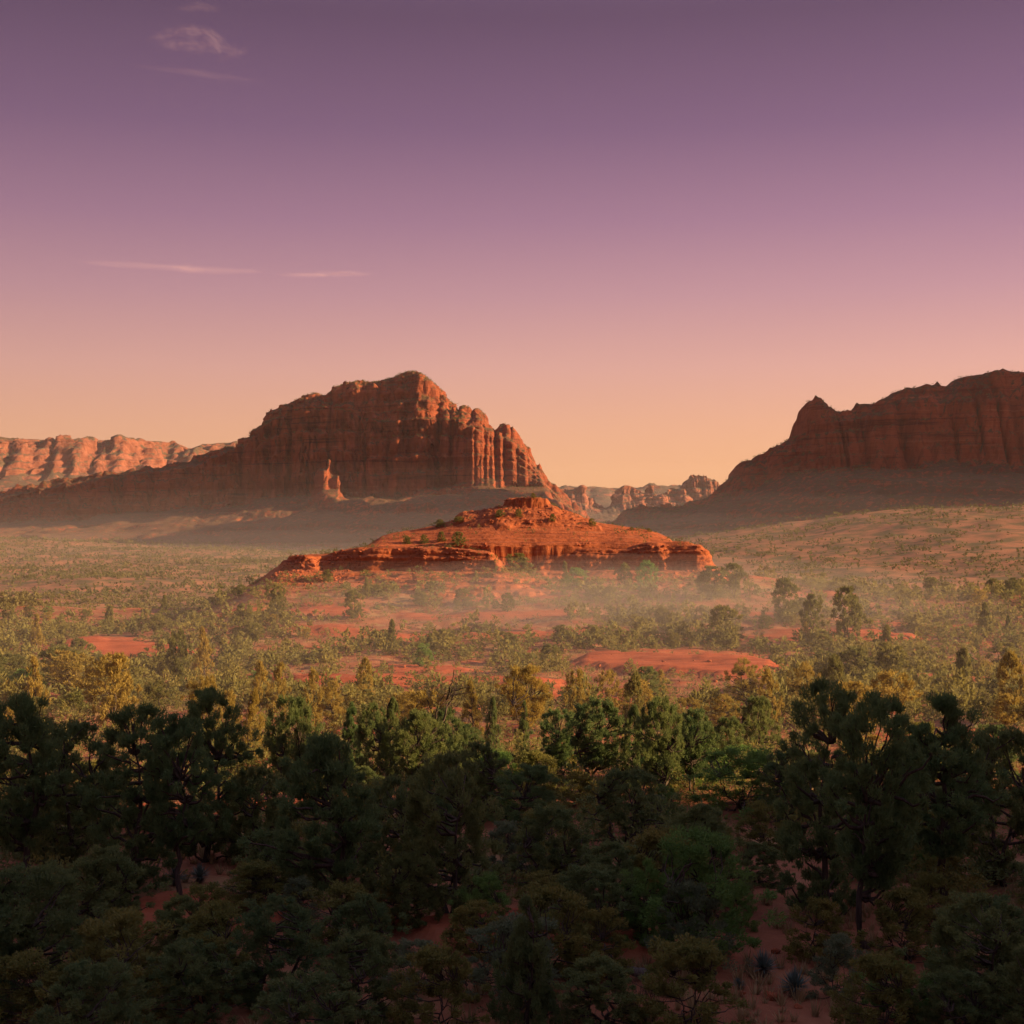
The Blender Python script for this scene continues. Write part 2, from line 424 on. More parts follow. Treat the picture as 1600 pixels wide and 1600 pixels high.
    o = grid_obj('slickrock_hill', X2, Y2, Z2, M_KNOLL)
    tag(o, 'low terraced red slickrock mound with a flat cap in the middle of the valley', 'rock hill', kind='structure')
    KN['x'], KN['y'], KN['z'] = xs, ys, Z
KN = {}
build_knoll()
def knoll_z(x, y):
    i = np.clip(np.searchsorted(KN['x'], x), 1, len(KN['x']) - 1); j = np.clip(np.searchsorted(KN['y'], y), 1, len(KN['y']) - 1)
    z = KN['z'][j, i]
    return np.where((x > KN['x'][0]) & (x < KN['x'][-1]) & (y > KN['y'][0]) & (y < KN['y'][-1]), z, -999)
def top_z(x, y):
    """ground or knoll, whichever is higher"""
    x = np.atleast_1d(np.asarray(x, float)); y = np.atleast_1d(np.asarray(y, float))
    return np.maximum(ground_z(x, y), knoll_z(x, y))

def escarpment(name, label, cat, mat, xs, depth0, tilt, sky_px, foot_px, rim_px, base_py, unit, amp, cliff_w, cap_w, talus_w, back_w,
               flute=(12, 5), seed=1.0, ny=260, terr=None, x_ref=0.0, rim_drop=4.0, calm=None, domes=()):
    """a rock wall: talus, fluted cliff, cap slope up to the skyline, and its far side. sky/foot/rim: lists of (photo px, photo row);
    the cliff foot stands at depth0 + tilt*(x - x_ref)"""
    xs = np.asarray(xs, float)
    s = np.concatenate([np.linspace(-talus_w, -cliff_w * 0.3, int(ny * 0.26))[:-1], np.linspace(-cliff_w * 0.3, cliff_w * 1.25, int(ny * 0.34))[:-1],
                        np.linspace(cliff_w * 1.25, cliff_w + cap_w * 1.1, int(ny * 0.26))[:-1], np.linspace(cliff_w + cap_w * 1.1, cliff_w + cap_w + back_w, int(ny * 0.14))])
    D = np.repeat(s[:, None], len(xs), 1)
    X = np.repeat(xs[None, :], len(s), 0)
    yc = depth0 + (tilt(X - x_ref) if callable(tilt) else tilt * (X - x_ref))
    Y = yc + D
    def prof(pts, depth):
        p = np.array(pts, float)
        return np.interp(800 + F * X / depth, p[:, 0], p[:, 1])
    y_ridge = yc + cliff_w + cap_w * 0.8
    H = (HOR - prof(sky_px, y_ridge)) / F * y_ridge
    zf = (HOR - prof(foot_px, yc)) / F * yc
    zr = np.minimum((HOR - prof(rim_px, yc + cliff_w)) / F * (yc + cliff_w), H - rim_drop)
    zr = np.maximum(zr, zf + 1)
    zb = (HOR - base_py) / F * (yc - talus_w)
    d = D + flute[0] * fbm(X / (flute[0] * 3.0), Y / 400.0, seed, 3) + flute[1] * fbm(X / (flute[1] * 1.9), Y / 250, seed + 5, 3)
    # joints: narrow vertical clefts cut back into the wall, some deep, most shallow
    jx = X + 0.05 * Y
    d = d - flute[0] * 1.15 * np.exp(-(perlin(jx / (flute[0] * 2.6), 3.0, seed) / 0.10) ** 2) * sst(perlin(jx / (flute[0] * 6), 9.0, seed) * 1.5 + 0.75)
    d = d - flute[1] * 0.8 * np.exp(-(perlin(jx / (flute[1] * 2.4), 5.0, seed) / 0.12) ** 2)
    # talus: concave, with shallow gullies and a few rock steps
    near = sst((D + 60) / 60)
    a = np.clip((d * near + D * (1 - near) + talus_w) / talus_w, 0, 1)
    gul = fbm(X / (unit * 10), Y / (unit * 10), seed + 2, 4)
    zt = zb + (zf - zb) * (a ** 1.35) + gul * unit * 0.55 * np.sin(np.pi * np.clip(a, 0, 1)) * (1 + a)
    if terr:
        q = zt / terr + 0.5 * fbm(X / (unit * 12), Y / (unit * 12), seed + 8, 2)
        on = sst((fbm(X / (unit * 20), Y / (unit * 14), seed + 9, 3) + 0.05) / 0.15)
        zt = zt + on * terr * 0.8 * (sst((q - np.floor(q) - 0.55) / 0.4) - (q - np.floor(q)))
    c = np.clip(d / cliff_w, 0, 1)
    kq = c * 4 + 0.25 * fbm(X / (unit * 8), Y / (unit * 8), seed + 4, 2)
    cs = np.clip(0.35 * c + 0.65 * (np.floor(kq) + sst((kq - np.floor(kq) - 0.45) / 0.5)) / 4, 0, 1)
    z = np.where(d < 0, zt, zf + (zr - zf) * cs)
    e = np.clip((d - cliff_w) / (cap_w * 0.62), 0, 1)
    eq = e * 7 + 0.6 * fbm(X / (unit * 7), Y / (unit * 7), seed + 6, 3)
    es = np.clip(0.5 * e + 0.5 * (np.floor(eq) + sst((eq - np.floor(eq) - 0.3) / 0.6)) / 7, 0, 1)
    zc = zr + (H - zr) * np.sin(es * np.pi / 2) + unit * 2.6 * fbm(X / (unit * 6), Y / (unit * 5), seed + 3, 4) * np.sin(np.pi * np.clip(e, 0, 1))
    z = np.where(d > cliff_w, zc, z)
    bk = np.clip((D - cliff_w - cap_w) / back_w, 0, 1)
    z = np.where(D > cliff_w + cap_w, H + (zb - 20 - H) * sst(bk), z)
    z = z - 45 * sst((-D / talus_w - 0.955) / 0.045)
    for px, d0, w, dw, h in domes:
        q = 1 - np.sqrt(((800 + F * X / Y - px) / w) ** 2 + ((D - d0) / dw) ** 2)
        z = z + h * sst(q * 1.6 + 0.25 * fbm(X / 30, Y / 30, px, 3)) * (q > -0.3)
    if calm: amp = amp * (1 - 0.6 * sst((800 + F * X / Y - calm) / 40))
    X2, Y2, Z2 = roughen(X, Y, z, unit, amp, seed, 0.42)
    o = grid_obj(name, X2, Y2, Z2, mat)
    tag(o, label, cat, kind='structure')
    return X2, Y2, Z2

SKY_MAIN = [(-200, 812), (0, 775), (110, 752), (200, 739), (267, 733), (283, 731), (300, 727.5), (309, 727), (313, 716), (332, 712), (339, 706), (359, 699), (382, 704), (387, 703),
            (388, 687), (397, 677), (419, 669), (424, 662), (425, 650), (429, 647), (437, 649), (452, 636), (467, 627), (492, 621), (517, 619),
            (532, 609), (547, 604), (562, 599.5), (592, 598), (617, 591), (639, 582), (652, 583), (664, 589), (672, 596), (687, 609), (692, 616),
            (704, 627), (714, 641), (719, 646), (721, 637), (727, 634), (734, 637), (738, 647), (740, 650), (742, 642), (746, 639), (752, 643), (759, 649), (762, 656), (762, 664), (772, 671),
            (774, 680), (779, 667), (788, 663), (796, 670), (798, 677), (801, 673), (812, 682), (817, 692), (827, 702), (830, 712), (839, 735), (842, 730), (845, 731), (852, 751),
            (858, 757), (867, 765), (882, 780), (907, 797), (916, 806), (925, 818), (960, 840), (1100, 860)]
FOOT_MAIN = [(-200, 828), (0, 818), (200, 802), (300, 792), (400, 780), (500, 772), (560, 772), (620, 770), (700, 760), (760, 748), (850, 758), (880, 785), (920, 815), (960, 842), (1100, 862)]
RIM_MAIN = [(-200, 815), (200, 742), (300, 730), (388, 690), (424, 655), (500, 640), (535, 640), (570, 655), (600, 660), (650, 655), (690, 655), (720, 660), (760, 680), (800, 690), (830, 720), (852, 755), (900, 800), (960, 841), (1100, 861)]
MAIN = escarpment('butte', 'big dark red butte with sunlit summit and towers on its right end', 'butte', M_BUTTE,
           np.concatenate([np.linspace(-900, -470, 90)[:-1], np.linspace(-470, 130, 420)]), 1880, lambda d: -np.interp(d, [-780, -420, -140, -40, 40, 260], [-330, -230, -78, -30, 0, 14]), SKY_MAIN, FOOT_MAIN, RIM_MAIN, 850, 5.0, 8.0,
           34, 120, 420, 350, flute=(13, 6), seed=2.3, ny=290, terr=14, x_ref=-120, calm=690, domes=[(652, -130, 44, 45, 11), (515, -70, 36, 40, 16), (548, -110, 40, 35, 10), (585, -190, 40, 40, 7), (760, -120, 70, 40, 9), (503, -24, 17, 26, 38), (524, -20, 15, 24, 31)])

SKY_R = [(900, 850), (955, 822), (962, 817), (970, 806), (975, 799), (988, 794), (1003, 792), (1028, 792), (1038, 795), (1063, 791), (1088, 785), (1108, 776), (1123, 767), (1133, 755), (1145, 745), (1153, 737), (1155, 725),
         (1164, 720), (1178, 719), (1185, 711), (1203, 706), (1218, 702), (1223, 694), (1233, 687), (1249, 681), (1252, 672), (1253, 660), (1255.5, 646), (1258, 640), (1262, 631), (1267, 626), (1279, 626.5), (1285, 636), (1290, 644), (1305, 645),
         (1315, 650), (1323, 650), (1333, 642), (1350, 634), (1380, 628), (1400, 612), (1440, 604), (1480, 606), (1500, 590), (1560, 582), (1640, 585), (1750, 600), (1900, 660), (2100, 780)]
FOOT_R = [(900, 852), (960, 824), (1040, 806), (1110, 790), (1160, 765), (1220, 745), (1260, 735), (1333, 730), (1500, 720), (1700, 730), (2100, 800)]
RIM_R = [(900, 851), (975, 802), (1060, 797), (1130, 765), (1160, 735), (1230, 700), (1256, 665), (1333, 655), (1500, 625), (1700, 640), (2100, 790)]
RIDGE = escarpment('ridge', 'dark shaded ridge with a thumb shaped peak on the right', 'ridge', M_BUTTE,
           np.concatenate([np.linspace(70, 310, 90)[:-1], np.linspace(310, 385, 60)[:-1], np.linspace(385, 900, 150)]), 1560, lambda d: np.interp(d, [-230, 80, 600], [180, -60, -170]), SKY_R, FOOT_R, RIM_R, 838, 4.5, 6.0, 30, 70, 330, 300, flute=(10, 5), seed=5.1, ny=240, terr=11, x_ref=300, calm=-500)

SKY_F = [(820, 800), (850, 775), (868, 768), (876, 766), (884, 764), (890, 766), (896, 765), (899, 763), (906, 762), (913, 766), (917, 773), (922, 781), (926, 779), (931, 782), (935, 790), (944, 796), (953, 790), (957, 776), (962, 768), (968, 763), (975, 758.5), (984, 759.5), (992, 764), (1000, 767),
         (1003, 776), (1007, 773), (1010, 768), (1014, 766.5), (1018, 768), (1021, 774), (1026, 782), (1029, 779), (1038, 776), (1043, 766), (1048, 763), (1057, 764), (1067, 765), (1071, 772), (1079, 784), (1090, 790), (1120, 800)]
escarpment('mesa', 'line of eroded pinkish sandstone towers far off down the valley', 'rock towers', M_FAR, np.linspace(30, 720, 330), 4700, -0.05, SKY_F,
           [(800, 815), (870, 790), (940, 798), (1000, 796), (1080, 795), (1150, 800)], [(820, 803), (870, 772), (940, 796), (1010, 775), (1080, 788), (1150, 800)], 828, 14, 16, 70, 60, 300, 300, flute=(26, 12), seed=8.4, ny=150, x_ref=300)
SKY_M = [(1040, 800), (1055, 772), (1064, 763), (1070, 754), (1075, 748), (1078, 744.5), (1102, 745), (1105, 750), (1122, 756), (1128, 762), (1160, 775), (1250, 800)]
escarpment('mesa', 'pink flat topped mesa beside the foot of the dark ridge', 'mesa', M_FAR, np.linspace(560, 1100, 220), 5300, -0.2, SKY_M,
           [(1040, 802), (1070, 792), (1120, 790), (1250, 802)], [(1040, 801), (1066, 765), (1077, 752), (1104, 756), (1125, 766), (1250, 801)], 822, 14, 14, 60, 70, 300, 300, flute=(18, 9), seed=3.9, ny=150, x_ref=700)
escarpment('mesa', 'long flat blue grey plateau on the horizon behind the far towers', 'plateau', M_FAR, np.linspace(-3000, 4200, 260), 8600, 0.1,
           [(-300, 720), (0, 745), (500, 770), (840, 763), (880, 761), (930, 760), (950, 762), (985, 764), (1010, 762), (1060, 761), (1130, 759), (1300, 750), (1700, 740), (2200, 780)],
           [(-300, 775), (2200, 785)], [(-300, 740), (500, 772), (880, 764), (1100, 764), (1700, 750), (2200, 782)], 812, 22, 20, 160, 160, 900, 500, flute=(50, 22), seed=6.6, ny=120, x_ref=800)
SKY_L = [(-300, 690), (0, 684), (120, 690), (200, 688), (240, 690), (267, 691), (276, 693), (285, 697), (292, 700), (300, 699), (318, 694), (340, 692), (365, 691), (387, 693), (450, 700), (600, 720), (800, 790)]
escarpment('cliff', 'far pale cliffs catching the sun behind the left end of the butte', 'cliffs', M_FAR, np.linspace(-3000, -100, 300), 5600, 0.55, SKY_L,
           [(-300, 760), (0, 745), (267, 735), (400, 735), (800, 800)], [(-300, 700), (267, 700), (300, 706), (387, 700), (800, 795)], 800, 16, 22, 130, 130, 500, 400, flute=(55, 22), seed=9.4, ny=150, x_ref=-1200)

def added_shade_mesa():
    # unseen high mesa added east of the frame to shade the big butte's foot
    X, Y = np.meshgrid(np.linspace(820, 1700, 130), np.linspace(1080, 1850, 120))
    poly = [(970, 1260), (1180, 1225), (1500, 1240), (1570, 1420), (1520, 1690), (1200, 1735), (1000, 1715), (950, 1450)]
    t = sdf(X, Y, poly) + 12 * fbm(X / 60, Y / 60, 1.0, 4)
    Z = np.interp(t, [-150, -10, 0, 12, 30, 42, 60, 76, 300], [-40, 170, 180, 290, 310, 420, 435, 515, 535])
    X, Y, Z = roughen(X, Y, Z, 6.0, 9.0, 7.7)
    tag(grid_obj('mesa', X, Y, Z, M_BUTTE), 'unseen red mesa added east of the view for its shade', 'mesa', kind='structure')
added_shade_mesa()
print('terrain', round(time.time() - T0, 1))
# ------------------------------------------------------------------ plants: builders
def leaf_mat(name, c, c2, trans=0.46, rough=0.7):
    """foliage: hue varies from plant to plant and from clump to clump"""
    m, n, l = mat_new(name)
    out = n.new('ShaderNodeOutputMaterial')
    oi = n.new('ShaderNodeObjectInfo'); at = n.new('ShaderNodeAttribute'); at.attribute_name = 'tint'
    ad = n.new('ShaderNodeMath'); ad.operation = 'MULTIPLY_ADD'; l.new(oi.outputs['Random'], ad.inputs[0]); ad.inputs[1].default_value = 0.55
    ml = n.new('ShaderNodeMath'); ml.operation = 'MULTIPLY'; l.new(at.outputs['Fac'], ml.inputs[0]); ml.inputs[1].default_value = 0.6
    l.new(ml.outputs[0], ad.inputs[2])
    col = mixc(n, l, ad.outputs[0], c, c2)
    d = n.new('ShaderNodeBsdfPrincipled'); d.inputs['Roughness'].default_value = rough; d.inputs['Specular IOR Level'].default_value = 0.2
    t = n.new('ShaderNodeBsdfTranslucent'); mx = n.new('ShaderNodeMixShader'); mx.inputs[0].default_value = trans
    l.new(col, d.inputs['Base Color']); l.new(col, t.inputs['Color'])
    l.new(d.outputs[0], mx.inputs[1]); l.new(t.outputs[0], mx.inputs[2]); l.new(mx.outputs[0], out.inputs[0])
    return m
def bark_mat(name, a, b):
    m, n, l = mat_new(name)
    out = n.new('ShaderNodeOutputMaterial'); p = n.new('ShaderNodeBsdfPrincipled'); l.new(p.outputs[0], out.inputs[0])
    p.inputs['Roughness'].default_value = 0.95; p.inputs['Specular IOR Level'].default_value = 0.1
    tc_ = n.new('ShaderNodeTexCoord'); v = mapping(n, l, tc_.outputs['Object'], (60, 60, 9))
    h = noise(n, l, v, 1.0, 5, 0.7)
    r = ramp_node(n, [(0.35, a), (0.65, b)]); l.new(h, r.inputs[0]); l.new(r.outputs[0], p.inputs['Base Color'])
    bu = n.new('ShaderNodeBump'); bu.inputs['Strength'].default_value = 0.8; bu.inputs['Distance'].default_value = 0.03
    l.new(h, bu.inputs['Height']); l.new(bu.outputs[0], p.inputs['Normal'])
    return m
M_PINE = leaf_mat('pine_needles', (0.115, 0.19, 0.066), (0.165, 0.22, 0.07))
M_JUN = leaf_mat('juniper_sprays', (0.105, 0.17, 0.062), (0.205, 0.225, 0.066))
M_JUN_SUNLIT = leaf_mat('sunlit_olive_juniper_sprays', (0.135, 0.155, 0.052), (0.27, 0.23, 0.062))  # sunlit copy of the juniper foliage: yellow sunlight put into the leaf colour
M_JUN_SUNGOLD = leaf_mat('sunlit_gold_juniper_sprays', (0.30, 0.235, 0.055), (0.42, 0.30, 0.065))  # gold of the low sun put into the leaf colour of lit junipers
M_OAK = leaf_mat('yellow_olive_leaves', (0.16, 0.185, 0.048), (0.27, 0.22, 0.05))
M_GREEN = leaf_mat('fresh_green_leaves', (0.125, 0.235, 0.055), (0.19, 0.29, 0.062), 0.45)
M_BLUE = leaf_mat('grey_blue_leaves', (0.14, 0.18, 0.085), (0.18, 0.21, 0.10))
M_YUCCA = leaf_mat('yucca_blades', (0.12, 0.165, 0.13), (0.15, 0.19, 0.15), 0.15, 0.5)
M_STRAW = leaf_mat('dry_grass_blades', (0.30, 0.2, 0.09), (0.42, 0.29, 0.13), 0.3)
M_SCRUB = leaf_mat('grey_scrub_leaves', (0.12, 0.125, 0.05), (0.21, 0.18, 0.065))
M_FARTREE = leaf_mat('distant_juniper_foliage', (0.10, 0.11, 0.042), (0.22, 0.18, 0.058), 0.3)
M_BARK = bark_mat('juniper_bark', (0.05, 0.036, 0.026), (0.12, 0.088, 0.064))
M_DEAD = bark_mat('weathered_dead_wood', (0.09, 0.072, 0.058), (0.21, 0.175, 0.145))
M_TWIG = bark_mat('grey_brown_twigs', (0.09, 0.07, 0.05), (0.19, 0.145, 0.1))

class Tubes:
    def __init__(s): s.v, s.f, s.n = [], [], 0
    def add(s, pts, rad, k=6):
        pts = np.asarray(pts, float); rad = np.asarray(rad, float)
        t = np.gradient(pts, axis=0); t /= np.linalg.norm(t, axis=1)[:, None] + 1e-9
        up = np.where(np.abs(t[:, 2:3]) > 0.9, np.array([[1., 0, 0]]), np.array([[0, 0, 1.]]))
        a = np.cross(t, up); a /= np.linalg.norm(a, axis=1)[:, None] + 1e-9
        b = np.cross(t, a)
        th = np.arange(k) * 2 * np.pi / k
        ring = pts[:, None] + rad[:, None, None] * (np.cos(th)[None, :, None] * a[:, None] + np.sin(th)[None, :, None] * b[:, None])
        s.v.append(ring.reshape(-1, 3))
        m = len(pts)
        i = np.arange(m - 1)[:, None] * k; j = np.arange(k)[None]; j2 = (j + 1) % k
        s.f.append((np.stack([i + j, i + j2, i + k + j2, i + k + j], -1).reshape(-1, 4)) + s.n)
        s.n += m * k
    def arrays(s): return np.concatenate(s.v), np.concatenate(s.f)
def wobble(p0, p1, n, amp, rs):
    t = np.linspace(0, 1, n)[:, None]
    p = np.asarray(p0)[None] * (1 - t) + np.asarray(p1)[None] * t
    w = np.cumsum(rs.normal(size=(n, 3)), 0); w -= w[0] * (1 - t) + w[-1] * t
    return p + w * amp / max(1, n ** 0.5)
def unit(a): return a / (np.linalg.norm(a, axis=-1, keepdims=True) + 1e-9)
def leaves(cent, rad, K, L, W, rs, bias, squash=0.75, jitter=0.8, tintc=None):
    """K pointed leaf faces round every clump centre: (verts, tris, tint)"""
    n = len(cent); c = np.repeat(cent, K, 0); r = np.repeat(np.broadcast_to(rad, (n,)), K)
    off = unit(rs.normal(size=(n * K, 3))) * (rs.rand(n * K, 1) ** 0.45)
    off[:, 2] *= squash
    p = c + off * r[:, None]
    d = unit(np.repeat(bias, K, 0) * 0.8 + off * 0.7 + rs.normal(size=(n * K, 3)) * jitter * 0.6)
    sd = unit(np.cross(d, rs.normal(size=(n * K, 3))))
    l = L * rs.uniform(0.6, 1.4, (n * K, 1)); w = W * rs.uniform(0.7, 1.3, (n * K, 1))
    v = np.stack([p - d * l * 0.5 + sd * w * 0.35, p - d * l * 0.1 - sd * w * 0.5, p + d * l * 0.5], 1).reshape(-1, 3)
    f = np.arange(n * K * 3).reshape(-1, 3)
    if tintc is None: tintc = rs.rand(n)
    tint = np.repeat(np.clip(np.repeat(tintc, K) + rs.normal(size=n * K) * 0.15, 0, 1), 3)
    return v, f, tint
def envelope_points(shape, N, rs):
    """clump centres inside a crown of height 1 and width 1, with lobes and gaps"""
    out = []
    sd_ = rs.rand() * 50
    while len(out) < N:
        h = rs.rand(); a = rs.rand() * 2 * math.pi
        if shape == 'cone': R_ = 0.5 * min(1, (1.02 - h) * 1.05) ** 0.8 * min(1, h * 5 + 0.35); lo = 0.06
        elif shape == 'column': R_ = 0.5 * math.sin(math.pi * min(1, (0.1 + 0.9 * h)) ** 0.8) ** 0.6; lo = 0.05
        elif shape == 'pine': R_ = 0.5 * min(1, (1.0 - h) * 2.0 + 0.1) ** 0.6 * min(1, max(0, (h - 0.2) * 3.2)); lo = 0.26
        elif shape == 'shrub': R_ = 0.5 * math.sqrt(max(0, 1 - (max(0, h - 0.25) / 0.78) ** 2)); lo = 0.02
        elif shape == 'spread': R_ = 0.5 * min(1, max(0, (h - 0.22) * 2.2)) ** 0.7 * math.sqrt(max(0, 1 - (max(0, h - 0.6) / 0.42) ** 2)); lo = 0.28
        else: R_ = 0.5 * math.sqrt(max(0, 1 - ((h - 0.48) / 0.54) ** 2)); lo = 0.05
        if h < lo: continue
        R_ *= (1.22 if rs.rand() < 0.08 else 0.84) + 0.46 * float(perlin(math.cos(a) * 1.6 + sd_, math.sin(a) * 1.6, h * 3.4))
        rr = R_ * math.sqrt(rs.uniform(0.12, 1))
        if float(perlin(math.cos(a) * rr * 7 + sd_, math.sin(a) * rr * 7, h * 6)) < -0.16: continue
        out.append((math.cos(a) * rr, math.sin(a) * rr, h))
    return np.array(out)

def tree_mesh(kind, shape, seed, near):
    """(trunk mesh, crown mesh) of a plant one unit high and one unit wide"""
    rs = np.random.RandomState(seed)
    spec = {  # clumps, leaves each, clump radius, leaf length, leaf width, stems, foliage
        'pine':    (200, 130, 0.054, 0.042, 0.0095, 1, M_PINE),
        'juniper': (220, 115, 0.052, 0.036, 0.012, 2, M_JUN),
        'golden':  (120, 110, 0.062, 0.040, 0.012, 2, M_JUN_SUNGOLD),
        'oak':     (130, 95, 0.066, 0.040, 0.020, 5, M_OAK),
        'green':   (130, 130, 0.070, 0.036, 0.014, 5, M_GREEN),
        'blue':    (90, 100, 0.075, 0.042, 0.018, 5, M_BLUE)}[kind]
    N, K, cr_, L, W, stems, mat = spec
    if not near:
        N, K, L, W = int(N * 0.6), int(K * 0.42), L * 1.9, W * 2.6; cr_ *= 1.3
    P = envelope_points(shape, N, rs)
    T = Tubes()
    axis_pts = []
    lean = rs.normal(size=2) * 0.05
    for s in range(stems):
        base = np.array([*(rs.normal(size=2) * 0.02 * (stems > 1)), -0.06])
        spread = 0.0 if stems == 1 else 0.16
        topz = {'shrub': 0.62, 'round': 0.75, 'spread': 0.7, 'pine': 0.93}.get(shape, 0.9)
        top = np.array([*(lean + rs.normal(size=2) * spread), topz * rs.uniform(0.8, 1.0)])
        pts = wobble(base, top, 10, 0.10 if stems == 1 else 0.08, rs)
        r0 = 0.036 if stems == 1 else (0.024 if stems == 2 else 0.011)
        T.add(pts, np.linspace(r0, r0 * 0.18, 10) * (1 + 0.5 * np.exp(-np.arange(10))), 7 if near else 5)
        axis_pts.append(pts)
    A = np.concatenate(axis_pts)
    limb = rs.permutation(N)[: (60 if near else 14)]
    for i in limb:
        p = P[i]
        dist = np.linalg.norm((A - p) * [1, 1, 1.6], axis=1) + 0.9 * np.clip(A[:, 2] - p[2] + 0.08, 0, 9)
        q = A[np.argmin(dist)]
        n_ = 6 if near else 4
        pts = wobble(q, p, n_, 0.05, rs); pts[1:-1, 2] -= 0.012
        T.add(pts, np.linspace(0.0115, 0.003, n_) * (1.0 if stems < 3 else 0.7), 4 if near else 3)
    # bias of the leaves: outward and up
    cxy = np.stack([P[:, 0], P[:, 1], P[:, 2] * 0.4 - 0.05], 1)
    bias = unit(cxy + np.array([0, 0, 0.28]))
    if kind == 'pine': bias = unit(bias * [1, 1, 0.55])
    tc_ = np.clip(0.5 + 0.5 * perlin(P[:, 0] * 4 + seed, P[:, 1] * 4, P[:, 2] * 4) + rs.normal(size=N) * 0.12, 0, 1)
    v, f, tint = leaves(P, cr_ * rs.uniform(0.6, 1.35, N), K, L, W, rs, bias, 0.55 if kind == 'pine' else 0.85, 0.9, tc_)
    if kind == 'juniper' and not near: mat = M_JUN_SUNLIT
    tv, tf = T.arrays()
    return (make_mesh('trunk', tv, tf, M_BARK, True), make_mesh('crown', v, f, mat, False, {'tint': tint}))

LIB = {}
def lib(kind, shape, i, near):
    k = (kind, shape, i, near)
    if k not in LIB: LIB[k] = tree_mesh(kind, shape, hash((kind == 'pine', shape == 'cone', len(kind) * 31 + len(shape), i, near)) % 99991, near)
    return LIB[k]
NAMES = {'pine': ('pinyon_pine', 'pine tree'), 'juniper': ('juniper_tree', 'juniper tree'), 'golden': ('juniper_tree', 'juniper tree'),
         'oak': ('scrub_oak', 'shrub'), 'green': ('leafy_bush', 'bush'), 'blue': ('manzanita_shrub', 'shrub')}
PLANTS = []
def plant(kind, shape, x, y, z, w, h, label=None, near=False, group=None, var=None, rot=None, lean=0.0):
    rs = random.Random(int(x * 971 + y * 313))
    var = rs.randrange(2 if near else 3) if var is None else var
    tm, cm = lib(kind, shape, var, near)
    nm, cat = NAMES[kind]
    e = bpy.data.objects.new(nm, None); COL.objects.link(e)
    e.empty_display_size = 0.2
    e.location = (x, y, z); e.rotation_euler = (rs.uniform(-.05, .05), lean + rs.uniform(-.05, .05), rs.uniform(0, 6.28) if rot is None else rot)
    e.scale = (w, w, h)
    for q, me in (('trunk', tm), ('crown', cm)):
        o = bpy.data.objects.new(q, me); COL.objects.link(o); o.parent = e
    tag(e, label, cat, group)
    PLANTS.append((x, y, max(w, 0.4), e))
    return e
def at_px(kind, shape, px, top, base, wpx, label, near=True, **kw):
    """a plant whose foot stands where the ray through (px, base) meets the ground"""
    x, y = on_ground(px, base)
    s = y / F
    return plant(kind, shape, x, y, gz(x, y) - 0.05, wpx * s, (base - top) * s, label, near, **kw)

